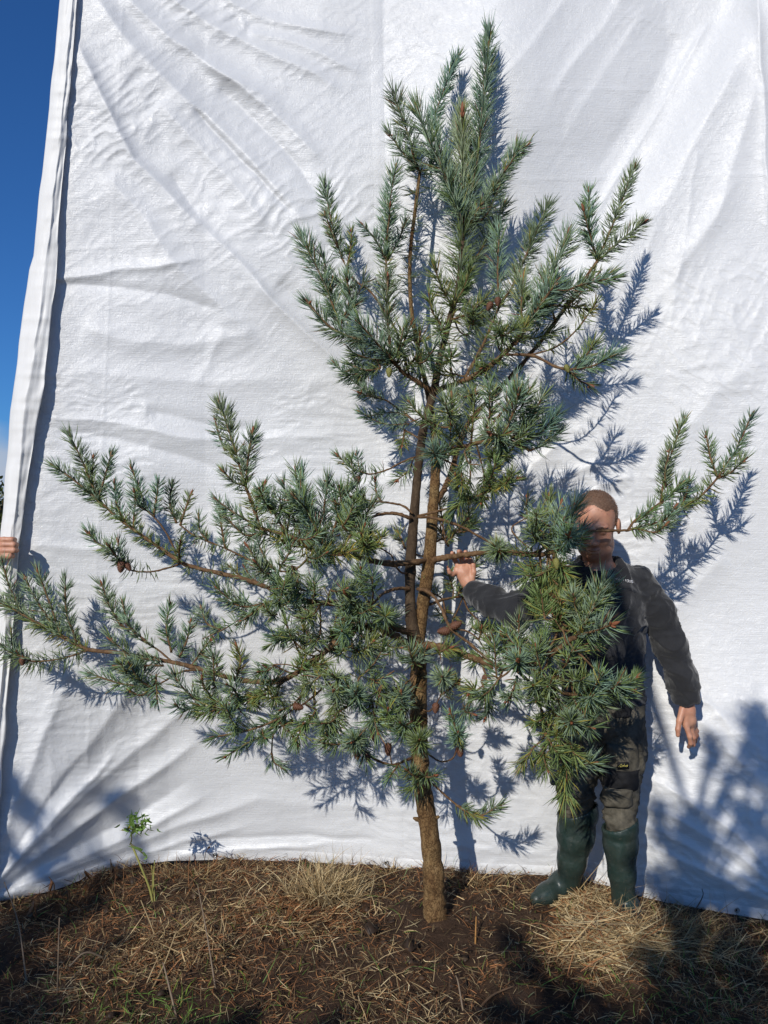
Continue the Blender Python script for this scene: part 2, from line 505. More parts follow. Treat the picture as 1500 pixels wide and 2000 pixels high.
# fan from the lower left corner
for q, (ex, ey, mx, my, ww, aa) in enumerate([(330, 1250, 120, 1520, 26, 0.014), (420, 1330, 200, 1520, 22, 0.017), (420, 1420, 230, 1560, 16, 0.017), (400, 1500, 230, 1610, 18, -0.014),
        (430, 1535, 260, 1630, 15, 0.016), (560, 1540, 330, 1620, 17, 0.013), (520, 1600, 300, 1660, 10, 0.011), (700, 1640, 380, 1668, 8, 0.011),
        (180, 1450, 70, 1600, 20, -0.012), (140, 1300, 40, 1550, 22, 0.012), (250, 1440, 120, 1585, 12, 0.012)]):
    fold([(-60, 1775), (mx, my), ((mx + ex) / 2, (my + ey) / 2 + 4), (ex, ey)], ww, aa, ww * 0.7)
fold([(330, 1650), (450, 1638), (600, 1632), (780, 1640)], 5, -0.010, 9, 1.1)
fold([(480, 1560), (620, 1575), (760, 1580), (900, 1600)], 18, 0.006)
fold([(850, 1650), (960, 1655), (1080, 1672)], 9, 0.005)
# right flank
fold([(1260, 1265), (1330, 1330), (1420, 1410), (1540, 1510)], 10, 0.009, 16)
fold([(1290, 1350), (1380, 1420), (1480, 1520), (1580, 1600)], 14, 0.010)
for ey, my in ((1560, 1650), (1600, 1690), (1640, 1715), (1500, 1610)):
    fold([(1600, 1800), (1440, my + 20), (1330, (my + ey) / 2), (1230, ey)], 15, 0.012, 10)
fold([(1100, 860), (1040, 905), (990, 980), (960, 1060)], 20, 0.014, 12)
fold([(1180, 900), (1100, 930), (1050, 985)], 14, 0.013, 9)
fold([(1240, 930), (1170, 950), (1110, 1000)], 12, 0.010)
fold([(700, 960), (780, 930), (880, 960)], 20, 0.010)
fold([(1420, 1080), (1330, 1180), (1270, 1280)], 22, 0.008)

def tarp_depth(px, py):
    px = np.asarray(px, float); py = np.asarray(py, float)
    pb = interp(px, BOT)
    db = CAM_H * F / (pb - HOR)
    du = interp(px, UPD)
    t = sstep(1720, 1150, py)
    D = db * (1 - t) + du * t
    # slack of the cloth
    D = D + 0.035 * (vnoise2(px / 420.0, py / 420.0, 21) - 0.5) + 0.02 * (vnoise2(px / 170.0 + 3, py / 170.0, 22) - 0.5)
    D = D - 0.07 * np.exp(-((px - 990) / 150.0) ** 2 - ((py - 190) / 260.0) ** 2)
    # the slack panel at the upper right falls back towards its right hand ridge
    rx_ = interp(py, [(-200, 1480), (40, 1390), (190, 1300), (385, 1185), (540, 1080), (700, 960)])
    lx_ = interp(py, [(-200, 960), (300, 900), (700, 880)])
    pan = np.where(px < rx_, sstep(0, 1, (px - lx_) / (rx_ - lx_)), sstep(110, 0, px - rx_))
    D = D + 0.075 * pan * sstep(640, 420, py)
    off = np.zeros_like(D)
    for pts, wr, wl, amp, sharp in FOLDS:
        mg = 4 * max(wr, wl)
        s = (px > pts[:, 0].min() - mg) & (px < pts[:, 0].max() + mg) & (py > pts[:, 1].min() - mg) & (py < pts[:, 1].max() + mg)
        if not s.any(): continue
        x = px[s]; y = py[s]
        best = np.full(x.shape, 1e9); sg = np.ones(x.shape); tt = np.zeros(x.shape)
        seg = np.linalg.norm(np.diff(pts, axis=0), axis=1); cum = np.concatenate([[0], np.cumsum(seg)]); tot = cum[-1]
        wig = (vnoise2(x / 60.0, y / 60.0, int(abs(pts[0, 0])) + 5) - 0.5) * 10
        for k in range(len(pts) - 1):
            a = pts[k]; e = pts[k + 1] - a; L2 = e @ e
            u = np.clip(((x - a[0]) * e[0] + (y - a[1]) * e[1]) / L2, 0, 1)
            dx = x - a[0] - u * e[0]; dy = y - a[1] - u * e[1]
            dd = np.hypot(dx, dy)
            cr = e[0] * dy - e[1] * dx
            nb = dd < best
            best = np.where(nb, dd, best); sg = np.where(nb, np.sign(cr), sg); tt = np.where(nb, (cum[k] + u * seg[k]) / tot, tt)
        sd = best * sg + wig * 0.6
        wv = np.where(sd > 0, wl, wr)
        pr = np.exp(-(np.abs(sd) / wv) ** sharp)
        ends = sstep(0, 0.12, tt) * sstep(1.0, 0.72, tt)
        off[s] += -amp * pr * (0.25 + 0.75 * ends) * (ends > 0) * np.minimum(1, ends * 3)
    D = D + off
    # creases and crinkles of the stiff woven sheet
    wx = px + 26 * (vnoise2(px / 70.0, py / 70.0, 31) - 0.5); wy = py + 26 * (vnoise2(px / 70.0, py / 70.0, 32) - 0.5)
    am = 0.35 + 0.9 * sstep(0.42, 0.68, vnoise2(px / 210.0, py / 210.0, 33)) + 0.5 * np.exp(-(((px - 480) / 260) ** 2 + ((py - 380) / 300) ** 2))
    a1 = vnoise2((wx * 0.8 - wy * 0.6) / 42.0, (wx * 0.6 + wy * 0.8) / 16.0, 34)
    a2 = vnoise2((wx * 0.8 + wy * 0.6) / 34.0, (-wx * 0.6 + wy * 0.8) / 15.0, 35)
    a3 = vnoise2(wx / 52.0, wy / 11.0, 36)
    a4 = vnoise2(wx / 8.0, wy / 9.0, 37)
    a5 = vnoise2((wx * 0.86 + wy * 0.5) / 17.0, (-wx * 0.5 + wy * 0.86) / 95.0, 38)
    a6 = vnoise2((wx * 0.82 - wy * 0.57) / 80.0, (wx * 0.57 + wy * 0.82) / 26.0, 39)
    rd = lambda n: (1 - np.abs(2 * n - 1)) ** 2
    low = sstep(500, 900, py)
    lft = sstep(900, 700, px)
    D = D - am * (0.0030 * rd(a1) * lft * (1 - low * 0.7) + 0.0026 * rd(a2) * (1 - 0.75 * lft) + 0.0017 * rd(a3) * (0.35 + low) + 0.0006 * a4 + 0.0022 * rd(a5) * sstep(900, 1150, px) * sstep(900, 500, py) + 0.0030 * rd(a6) * sstep(800, 600, px) * sstep(900, 600, py))
    # straight creases where the sheet had been folded up
    for (x0, y0, x1, y1) in ((120, 300, 760, 95), (100, 490, 820, 440), (500, 40, 900, 100), (480, 160, 760, 112), (760, 112, 900, 100), (110, 1330, 700, 1320), (240, 0, 170, 1500), (1010, 860, 1060, 1500), (900, 170, 1500, 180), (880, 355, 1500, 340)):
        e = np.array([x1 - x0, y1 - y0], float); L = np.hypot(*e); e /= L
        u = (px - x0) * e[0] + (py - y0) * e[1]; s_ = -(px - x0) * e[1] + (py - y0) * e[0]
        D = D - 0.0016 * np.exp(-np.abs(s_) / 3.5) * ((u > 0) & (u < L))
    return D

tarp = empty('tarpaulin', (0.1, 3.6, 0.0))
tag(tarp, 'large creased white tarpaulin hung up as a backdrop behind the pine', 'tarpaulin')
NU, NV = 560, 620
uu, vv = np.meshgrid(np.linspace(0, 1, NU), np.linspace(0, 1, NV))
py = -170 + vv * (1700 + 170)
px = interp(py, LEFT) + (1640 - interp(py, LEFT)) * uu
py = -170 + vv * (interp(px, BOT) + 170)
px = interp(py, LEFT) + (1640 - interp(py, LEFT)) * uu
D = tarp_depth(px, py)
X = (px - 750) / F * D; Z = CAM_H + (HOR - py) / F * D
i = (np.arange(NV - 1)[:, None] * NU + np.arange(NU - 1)[None]).ravel()
sheet = link('sheet', mesh_np('sheet', np.stack([X, D, Z], -1).reshape(-1, 3), np.stack([i, i + NU, i + NU + 1, i + 1], -1)), M['tarp'])
adopt(sheet, tarp)

def strip(name, pxs, pys, offs, mat, parent):
    """surface lying on the sheet: arrays (rows, cols) of photo columns/rows, offset towards the camera"""
    D = tarp_depth(pxs, pys) - offs
    V = np.stack([(pxs - 750) / F * D, D, CAM_H + (HOR - pys) / F * D], -1)
    r, c = pxs.shape
    i = (np.arange(r - 1)[:, None] * c + np.arange(c - 1)[None]).ravel()
    o = link(name, mesh_np(name, V.reshape(-1, 3), np.stack([i, i + c, i + c + 1, i + 1], -1)), mat)
    adopt(o, parent)
    return o
# welded vertical seam
v = np.linspace(-165, 1690, 420)[:, None]; u = np.linspace(0, 1, 6)[None]
sx = 716 + (v + 165) / 1855 * 48 + 24 * u + 0 * v
prof = np.array([0.0005, 0.0013, 0.0016, 0.0016, 0.0013, 0.0005])[None]
strip('seam', sx, v + 0 * u, prof + 0 * v, M['tarp'], tarp)
# bottom hem
hx = np.linspace(-20, 1638, 620)[None]; hv = np.linspace(0, 1, 5)[:, None]
hy = interp(hx, BOT) - 20 + 20.5 * hv
strip('hem', hx + 0 * hv, hy, np.array([0.0006, 0.0035, 0.004, 0.004, 0.003])[:, None] + 0 * hx, M['tarp'], tarp)
# eyelets in the hem
def eyelet(ex):
    ey = float(interp(ex, BOT)) - 9
    d = float(tarp_depth(np.array([ex]), np.array([ey]))[0]) - 0.007
    c = P(ex, ey, d)
    R, r = 0.0085, 0.0032
    a = np.linspace(0, 2 * np.pi, 20, endpoint=False); bb = np.linspace(0, 2 * np.pi, 8, endpoint=False)
    A, B = np.meshgrid(a, bb, indexing='ij')
    V = np.stack([(R + r * np.cos(B)) * np.cos(A), r * 0.6 * np.sin(B), (R + r * np.cos(B)) * np.sin(A)], -1).reshape(-1, 3) + c
    i = np.arange(20)[:, None] * 8; j = np.arange(8)[None]; i2 = (np.arange(20)[:, None] + 1) % 20 * 8; j2 = (j + 1) % 8
    Q = np.stack([i + j, i + j2, i2 + j2, i2 + j], -1).reshape(-1, 4)
    o = link('eyelet', mesh_np('eyelet', V, Q), M['metal']); adopt(o, tarp)
    hole = np.vstack([c + np.array([0, 0.0025, 0])] + [c + np.array([R * math.cos(t), 0.0025, R * math.sin(t)]) for t in a])
    h = link('eyelet_hole', mesh_np('eyelet_hole', hole, None, np.array([[0, 1 + k, 1 + (k + 1) % 20] for k in range(20)])), M['black_cloth']); h.parent = o
for ex in (755, 420, 1095, 1440): eyelet(ex)
# flap turned forward along the left edge
XL = [(-170, 134), (0, 117), (250, 91), (500, 65), (526, 57), (800, 20), (850, 17), (1000, 5), (1050, 1), (1200, -8), (1500, -38), (1782, -66)]
XM = [(-170, 156), (0, 140), (300, 113), (480, 92), (525, 86), (640, 75), (800, 46), (900, 38), (1050, 24), (1200, 12), (1500, -12), (1782, -36)]
XR = [(-170, 163), (0, 149), (60, 144), (300, 126), (420, 117), (520, 110), (620, 101), (750, 88), (820, 74), (1000, 46), (1060, 36), (1100, 33), (1180, 30), (1250, 25), (1400, 12), (1560, 0), (1782, -22)]
fv = np.linspace(-170, 1780, 420)
base = interp(fv, LEFT)
Dl = tarp_depth(base + 2, fv) 
wv = lambda s: (vnoise2(fv / 55.0, fv * 0 + s, 51) - 0.5)
xl = interp(fv, XL) + wv(1) * 2.5; xm = interp(fv, XM) + wv(2) * 3; xr = interp(fv, XR) + wv(3) * 4
cols = [(base + 2, Dl + 0.002), (base - 3, Dl + 0.012), (xl + 4, Dl + 0.008), (xl, Dl - 0.015), (xl + 1, Dl - 0.04), (xl * 0.72 + xm * 0.28, Dl - 0.066 + wv(4) * 0.006), (xl * 0.4 + xm * 0.6, Dl - 0.082 + wv(5) * 0.006), (xm - 2, Dl - 0.095),
        (xm + 1, Dl - 0.094), (xm * 0.7 + xr * 0.3, Dl - 0.078 + wv(6) * 0.005), (xm * 0.35 + xr * 0.65, Dl - 0.066 + wv(7) * 0.006), (xr - 1, Dl - 0.058), (xr, Dl - 0.054), (xr - 2, Dl - 0.047), (xr - 8, Dl - 0.040)]
fs = interp(fv, [(-170, .30), (0, .32), (300, .36), (520, .46), (800, .70), (1000, .62), (1200, .55), (1780, .6)])
cols = [(c_[0], Dl + (c_[1] - Dl) * fs) for c_ in cols]
A = np.stack([c[0] for c in cols], 1); DD = np.stack([c[1] for c in cols], 1)
# resample the cross section finely so creases can run down it
k = np.linspace(0, len(cols) - 1, 57)
A2 = np.stack([np.interp(k, np.arange(len(cols)), A[r]) for r in range(len(fv))]); D2 = np.stack([np.interp(k, np.arange(len(cols)), DD[r]) for r in range(len(fv))])
vv2 = fv[:, None] + 0 * A2
D2 = D2 - 0.006 * (vnoise2(k[None] * 0.9 + vv2 / 260, vv2 / 90, 52) - 0.5) - 0.004 * (vnoise2(k[None] * 0.5 + vv2 / 28, vv2 / 46, 53) - 0.5)
V = np.stack([(A2 - 750) / F * D2, D2, CAM_H + (HOR - vv2) / F * D2], -1)
r, c = A2.shape
i = (np.arange(r - 1)[:, None] * c + np.arange(c - 1)[None]).ravel()
fl = link('edge_flap', mesh_np('edge_flap', V.reshape(-1, 3), np.stack([i, i + c, i + c + 1, i + 1], -1)), M['flap'])
adopt(fl, tarp)
# ------------------------------------------------------------------ the pine
pine = empty('pine_tree', P(850, 1800, 3.137))
tag(pine, 'young blue green Scots pine with two stems standing before the white sheet', 'tree')

def stem_d(py):
    return float(interp(py, [(40, 3.40), (200, 3.38), (450, 3.35), (760, 3.26), (1260, 3.17), (1800, 3.137)]))
def path3(pts, d=None, jit=0.0):
    """photo points (px,py[,d]) to places; missing depth taken from d"""
    o = []
    for k, p in enumerate(pts):
        dd = p[2] if len(p) > 2 else (d if not isinstance(d, tuple) else d[0] + (d[1] - d[0]) * k / max(1, len(pts) - 1))
        o.append(P(p[0], p[1], dd))
    return np.array(o)

# shared small meshes: bud and cones
def bud_mesh():
    prof = [(0, 0.0), (0.34, 0.12), (0.5, 0.35), (0.44, 0.6), (0.25, 0.85), (0.03, 1.0)]
    V = []; n = 7
    for k, (r, z) in enumerate(prof):
        for j in range(n):
            a = 2 * np.pi * (j + 0.5 * (k % 2)) / n
            q = r * (1.12 if (j + k) % 2 else 0.92)
            V.append((q * math.cos(a), q * math.sin(a), z))
    i = np.arange(len(prof) - 1)[:, None] * n; j = np.arange(n)[None]; j2 = (j + 1) % n
    return mesh_np('bud', np.array(V), np.stack([i + j, i + j2, i + n + j2, i + n + j], -1).reshape(-1, 4))
BUD = bud_mesh(); BUD.materials.append(M['bud'])
def cone_mesh(name, mat, openness):
    A = Acc()
    core = [(0.02, 0), (0.30, 0.1), (0.40, 0.32), (0.34, 0.6), (0.2, 0.85), (0.03, 1.0)]
    n = 10
    V = [(r * math.cos(2 * np.pi * j / n), r * math.sin(2 * np.pi * j / n), z) for r, z in core for j in range(n)]
    i = np.arange(len(core) - 1)[:, None] * n; j = np.arange(n)[None]; j2 = (j + 1) % n
    A.add(np.array(V), np.stack([i + j, i + j2, i + n + j2, i + n + j], -1).reshape(-1, 4))
    for s in range(64):
        t = 0.04 + 0.92 * s / 63; a = s * 2.39996
        r = np.interp(t, [c[1] for c in core], [c[0] for c in core])
        er = np.array([math.cos(a), math.sin(a), 0]); et = np.array([-math.sin(a), math.cos(a), 0]); ez = np.array([0, 0, 1.0])
        w_ = 0.15 * (0.55 + r); c = er * r * 0.92 + ez * t
        tip = c + er * (0.10 + openness) * (0.4 + r) + ez * 0.03
        A.add(np.array([c - ez * 0.06, c + et * w_, c + ez * 0.09, c - et * w_, tip]), None, np.array([[0, 1, 4], [1, 2, 4], [2, 3, 4], [3, 0, 4]]))
    me = A.mesh(name); me.materials.append(mat)
    return me
CONE = cone_mesh('cone', M['cone'], 0.10); GCONE = cone_mesh('green_cone', M['green_cone'], 0.02)

def place(me, name, at, direc, ln, wd, parent, smooth=False):
    o = bpy.data.objects.new(name, me); COL.objects.link(o)
    q = Vector(direc).to_track_quat('Z', 'Y')
    o.matrix_world = Matrix.Translation(Vector(at)) @ q.to_matrix().to_4x4() @ Matrix.Diagonal((wd, wd, ln, 1))
    o.parent = parent
    return o

# needle colours; the darkest green has shade put into its colour
BLUE = np.array([0.225, 0.310, 0.205]); GREEN = np.array([0.175, 0.240, 0.075]); YEL = np.array([0.42, 0.36, 0.07]); SHADE_GREEN = np.array([0.115, 0.170, 0.095]); BROWN = np.array([0.24, 0.10, 0.04])

class Branch:
    def __init__(self, part='branch', label=None):
        self.wood = Acc(); self.nb = []; self.nd = []; self.nl = []; self.nc = []; self.na = []
        self.buds = []; self.cones = []; self.part = part; self.label = label; self.skel = []
    def limb(self, pts, r0, r1, d=None, sides=8, n=7, wob=0.12):
        c = catmull(path3(pts, d), n)
        t = np.linspace(0, 1, len(c))
        rad = r0 * (1 - t) + r1 * t
        if wob:
            c = c + (rng.normal(size=c.shape) * 0.12 * rad[:, None])
            rad = rad * (1 + 0.10 * rng.normal(size=len(rad)))
        self.wood.add(*tube(c, rad, sides, wob))
        self.skel.append((c, rad))
        return c
    def twig(self, c, r0, r1, sides=5):
        self.wood.add(*tube(c, np.linspace(r0, r1, len(c)), sides))
    def needles(self, c, per_m, ln, a0, a1, col, colb=None, mixb=0.3, droop=0.0, t0=0.0, t1=1.0, tuft=True):
        """needles round the curve c (n,3): density per metre, length, leaving angles at base and tip (deg)"""
        seg = np.linalg.norm(np.diff(c, axis=0), axis=1); cum = np.concatenate([[0], np.cumsum(seg)]); L = cum[-1]
        n = max(6, int(0.43 * per_m * L * (t1 - t0))); ln = ln * 1.24 * rng.uniform(.86, 1.12); tone = np.array([1, 1, 1.0]) * rng.uniform(.85, 1.15) * (1 + rng.normal() * np.array([.07, 0, -.06])); a0 = a0 + 6; a1 = a1 + 10
        t = t0 + (t1 - t0) * np.sort(rng.random(n))
        s = t * L
        pos = np.stack([np.interp(s, cum, c[:, k]) for k in range(3)], 1)
        tg = np.gradient(c, axis=0); tg /= np.linalg.norm(tg, axis=1)[:, None]
        ax = np.stack([np.interp(s, cum, tg[:, k]) for k in range(3)], 1); ax /= np.linalg.norm(ax, axis=1)[:, None]
        rv = rng.normal(size=(n, 3)); rv -= (rv * ax).sum(1)[:, None] * ax; rv /= np.linalg.norm(rv, axis=1)[:, None]
        tt = (t - t0) / (t1 - t0)
        ang = np.radians(a0 + (a1 - a0) * tt + rng.normal(size=n) * 8)
        if tuft:
            ang = np.where(tt > 0.9, np.radians(np.clip(rng.normal(26, 13, n), 3, 60)), ang)
        # a pair of needles from each sheath
        for k in (0, 1):
            dv = ax * np.cos(ang)[:, None] + rv * np.sin(ang)[:, None] + rng.normal(size=(n, 3)) * 0.09
            dv[:, 2] -= droop * rng.random(n)
            dv /= np.linalg.norm(dv, axis=1)[:, None]
            self.nb.append(pos + rv * 0.002); self.nd.append(dv); self.na.append(ax)
            self.nl.append(ln * np.clip(rng.normal(0.95, 0.13, n), 0.45, 1.25) * (0.75 + 0.25 * np.minimum(1, tt * 3)))
            m_ = rng.random(n)[:, None] < mixb
            cc = np.where(m_, colb if colb is not None else col, col) * np.clip(rng.normal(1, 0.2, n), 0.45, 1.6)[:, None]
            q_ = rng.random(n)[:, None]
            self.nc.append(np.where(q_ < 0.012, YEL * 0.9, np.where(q_ > 0.985, BROWN, cc)) * tone)
    def shoot(self, pts, d=3.1, ln=0.058, dens=900, col=BLUE, colb=GREEN, mixb=0.25, bud=1.1, r=0.0050, a0=58, a1=40, droop=0.0, t0=0.0):
        c = catmull(path3(pts, d), 6)
        self.wood.add(*tube(c, np.linspace(r, r * 0.6, len(c)), 6))
        self.needles(c, dens, ln, a0, a1, col, colb, mixb, droop, t0)
        if bud:
            ax = c[-1] - c[-2]; ax /= np.linalg.norm(ax)
            self.buds.append((c[-1] - ax * 0.004, ax, 0.024 * bud, 0.0085 * bud))
            for _ in range(rng.integers(1, 4)):
                a2 = ax + rng.normal(size=3) * 0.45; a2 /= np.linalg.norm(a2)
                self.buds.append((c[-1] - ax * 0.006, a2, 0.014 * bud, 0.006 * bud))
        self.skel.append((c, np.full(len(c), r)))
        return c
    def fill(self, cx, cy, rx, ry, d, dr, n, ln=0.055, col=GREEN, colb=BLUE, mixb=0.4, size=60, up=0.6, cam=0.35, dens=800, droop=0.0, budp=0.5, out=0.5):
        """shoots scattered through a clump, each on a twig that springs from the nearest limb"""
        sk = np.vstack([s[0] for s in self.skel]); ok = len(sk)
        for _ in range(max(2, int(n * FILLK))):
            a = rng.random() * 2 * np.pi; q = math.sqrt(rng.random())
            x = cx + rx * q * math.cos(a); y = cy + ry * q * math.sin(a); dd = d + rng.uniform(-dr, dr)
            b0 = P(x, y, dd)
            o = np.array([math.cos(a), 0, -math.sin(a)]) * out * q
            dv = o + np.array([rng.normal() * 0.35, -cam + rng.normal() * 0.45, up + rng.normal() * 0.35])
            dv /= np.linalg.norm(dv)
            L = size / F * dd * rng.uniform(0.6, 1.3)
            e = b0 + dv * L
            bend = np.array([0, 0, 0.18 * L])
            c = catmull(np.array([b0, (b0 + e) / 2 - bend * 0.6, e]), 5)
            r = 0.0040
            self.wood.add(*tube(c, np.linspace(r, r * 0.6, len(c)), 5))
            self.needles(c, dens * 1.15, ln * rng.uniform(0.8, 1.15), 62, 42, col, colb, mixb, droop)
            if rng.random() < budp:
                ax = c[-1] - c[-2]; ax /= np.linalg.norm(ax)
                self.buds.append((c[-1] - ax * 0.004, ax, 0.018, 0.0075))
            j = np.argmin(((sk - b0) ** 2).sum(1) + rng.random(ok) * 0.012)
            a_ = sk[j]; mid = (a_ + b0) / 2 + np.array([0, 0, -0.1]) * np.linalg.norm(b0 - a_) - dv * 0.1 * np.linalg.norm(b0 - a_)
            ct = catmull(np.array([a_, mid, b0, b0 + dv * 0.012]), 4)
            self.twig(ct, 0.0042, 0.0032)
            if rng.random() < 0.75:
                self.needles(ct, dens * 0.35, ln, 75, 65, GREEN, YEL * 0.6, 0.2, 0.15, 0.45, 1.0, False)
    def cone(self, x, y, d, dirpx=(0, 1), ln=0.042, green=False):
        dv = np.array([dirpx[0], -0.1, -dirpx[1]], float); dv /= np.linalg.norm(dv)
        self.cones.append((P(x, y, d), dv, ln, green))
    def build(self):
        o = link(self.part, self.wood.mesh(self.part), M[getattr(self, 'mat', 'twig' if self.part == 'branch' else 'bark')])
        adopt(o, pine)
        if self.label: o['label'] = self.label
        if self.nb:
            B = np.vstack(self.nb); Dv = np.vstack(self.nd); Ln = np.concatenate(self.nl); Cc = np.vstack(self.nc); Ax = np.vstack(self.na)
            n = len(B)
            u = np.cross(Dv, rng.normal(size=(n, 3))); u /= np.linalg.norm(u, axis=1)[:, None]
            wv_ = np.cross(Dv, u)
            bend = (Ax - (Ax * Dv).sum(1)[:, None] * Dv) * 0.16 + rng.normal(size=(n, 3)) * 0.05
            W = 0.00168 * np.clip(rng.normal(1, 0.15, n), 0.6, 1.4)
            V = np.zeros((n, 7, 3))
            for k, (t, f) in enumerate(((0.0, 0.75), (0.55, 1.0))):
                ctr = B + Dv * (Ln * t)[:, None] + bend * (Ln * t * t)[:, None]
                for j in range(3):
                    an = 2 * np.pi * j / 3
                    V[:, k * 3 + j] = ctr + (u * math.cos(an) + wv_ * math.sin(an)) * (W * f)[:, None]
            V[:, 6] = B + Dv * Ln[:, None] + bend * Ln[:, None]
            i = np.arange(n)[:, None] * 7
            Q = np.concatenate([np.concatenate([i + j, i + (j + 1) % 3, i + 3 + (j + 1) % 3, i + 3 + j], 1) for j in range(3)])
            T = np.concatenate([np.concatenate([i + 3 + j, i + 3 + (j + 1) % 3, i + 6], 1) for j in range(3)])
            g = np.repeat(Cc, 7, axis=0)
            nd = link('needles', mesh_np('needles', V.reshape(-1, 3), Q, T, g), M['needle'])
            nd.parent = o
            nd['kind'] = 'stuff'
            global NEEDLES; NEEDLES += n
        for p, ax, ln, wd in self.buds: place(BUD, 'bud', p, ax, ln, wd, o)
        for p, ax, ln, gr in self.cones: place(GCONE if gr else CONE, 'cone', p, ax, ln, ln * 0.80, o)
        return o
NEEDLES = 0; FILLK = 0.45
BIG = dict(ln=0.076, dens=1150, r=0.0072, bud=1.7, a0=54, a1=38)
MED = dict(ln=0.062, dens=1050, r=0.0056, bud=1.3)
OLD = dict(col=GREEN, colb=YEL * 0.7, mixb=0.12)

# --- trunk with the left stem running up into the leader
tr = Branch('trunk', 'straight lower trunk of flaky orange brown bark')
T_ = [(850, 1812, .049), (849, 1770, .047), (846, 1700, .044), (838, 1620, .040), (829, 1560, .037), (821, 1500, .036), (818, 1420, .035), (818, 1340, .034), (816, 1280, .034), (807, 1235, .027), (801, 1180, .023), (802, 1100, .0225), (806, 1040, .021), (811, 980, .020), (818, 900, .0185), (830, 825, .0175), (847, 765, .0165), (858, 705, .0145), (878, 625, .013), (896, 550, .0115), (905, 440, .010), (904, 340, .008), (904, 260, .0065), (903, 218, .005)]
T_[0] = (850, 1826, .058); T_[1] = (850, 1790, .050); T_.insert(2, (848, 1755, .0465))
c4 = np.array([list(P(x, y, stem_d(y))) + [r] for x, y, r in T_])
c = catmull(c4, 8)
lowk = int(np.argmin(np.abs(c[:, 2] - P(0, 1268, 3.17)[2])))
cl_ = c[:lowk + 6]
tr.wood.add(*tube(cl_[:, :3], cl_[:, 3] * (1 + 0.05 * rng.normal(size=len(cl_))), 20, 0.08)); tr.skel.append((cl_[:, :3], cl_[:, 3]))
for x, y, sx_ in ((815, 1601, -1), (850, 1598, 1), (822, 1440, 1), (812, 1330, -1)):   # knots left by shed branches
    d = stem_d(y); a = P(x, y, d); tr.wood.add(*tube(np.array([a - np.array([sx_ * .02, 0, 0]), a + np.array([sx_ * .006, -.004, .004]), a + np.array([sx_ * .016, -.007, .01])]), [0.013, 0.009, 0.005], 7, 0.2))
tr.build()
tr = Branch('stem', 'dark front stem running up from the low fork into the leader')
cu = c[lowk - 3:]
tr.wood.add(*tube(cu[:, :3], cu[:, 3] * (1 + 0.05 * rng.normal(size=len(cu))), 14, 0.09)); tr.skel.append((cu[:, :3], cu[:, 3])); tr.mat = 'dark_bark'
tr.buds.append((P(903, 222, 3.335), np.array([0.02, -0.05, 1.0]), 0.052, 0.017))
for a2 in ((-.5, -.3, 1), (.4, -.4, 1), (.1, .5, 1), (-.2, -.6, 1)): tr.buds.append((P(903, 230, 3.335), np.array(a2, float), 0.026, 0.010))
ld = c[(c[:, 2] > P(0, 440, 3.3)[2])][:, :3]; tr.needles(ld, 1900, 0.090, 52, 36, BLUE, GREEN, 0.2)
ld = c[(c[:, 2] > P(0, 610, 3.3)[2]) & (c[:, 2] < P(0, 430, 3.3)[2])][:, :3]; tr.needles(ld, 1500, 0.084, 62, 52, GREEN, BLUE, 0.35, 0, 0, 1, False)
ld = c[(c[:, 2] > P(0, 735, 3.28)[2]) & (c[:, 2] < P(0, 600, 3.3)[2])][:, :3]; tr.needles(ld, 620, 0.065, 80, 70, GREEN, YEL * 0.7, 0.15, 0.1, 0, 1, False)
ld = c[(c[:, 2] > P(0, 1330, 3.17)[2]) & (c[:, 2] < P(0, 1290, 3.17)[2])][:, :3]
tr.build()

# --- the right stem, with the thin secondary top
st = Branch('stem', 'paler second stem rising behind the first from the low fork')
c4 = np.array([list(P(x, y, d)) + [r] for x, y, d, r in [(812, 1290, 3.18, .024), (819, 1240, 3.19, .026), (826, 1180, 3.2, .0265), (838, 1095, 3.22, .0265), (845, 1000, 3.24, .023), (850, 930, 3.26, .021), (850, 860, 3.29, .017), (838, 780, 3.33, .012), (818, 690, 3.37, .010), (803, 600, 3.4, .009), (801, 500, 3.41, .0085), (811, 410, 3.41, .008), (820, 335, 3.41, .007)]])
c = catmull(c4, 8); st.wood.add(*tube(c[:, :3], c[:, 3] * (1 + 0.04 * rng.normal(size=len(c))), 14, 0.08)); st.skel.append((c[:, :3], c[:, 3]))
ld = c[c[:, 2] > P(0, 590, 3.4)[2]][:, :3]; st.needles(ld, 330, 0.068, 85, 78, SHADE_GREEN, GREEN, 0.3, 0, 0, 1, False)
st.shoot([(819, 336), (797, 262), (768, 182)], (3.4, 3.38), ln=.06, dens=1300, col=SHADE_GREEN, colb=BLUE * .8, mixb=.5, r=.005, bud=1)
st.shoot([(817, 332), (790, 303), (762, 262)], (3.4, 3.35), **MED)
st.shoot([(820, 334), (838, 330), (850, 312)], (3.4, 3.42), **MED)
st.shoot([(820, 334), (812, 322), (806, 300)], (3.4, 3.34), col=SHADE_GREEN, ln=.055)
st.build()

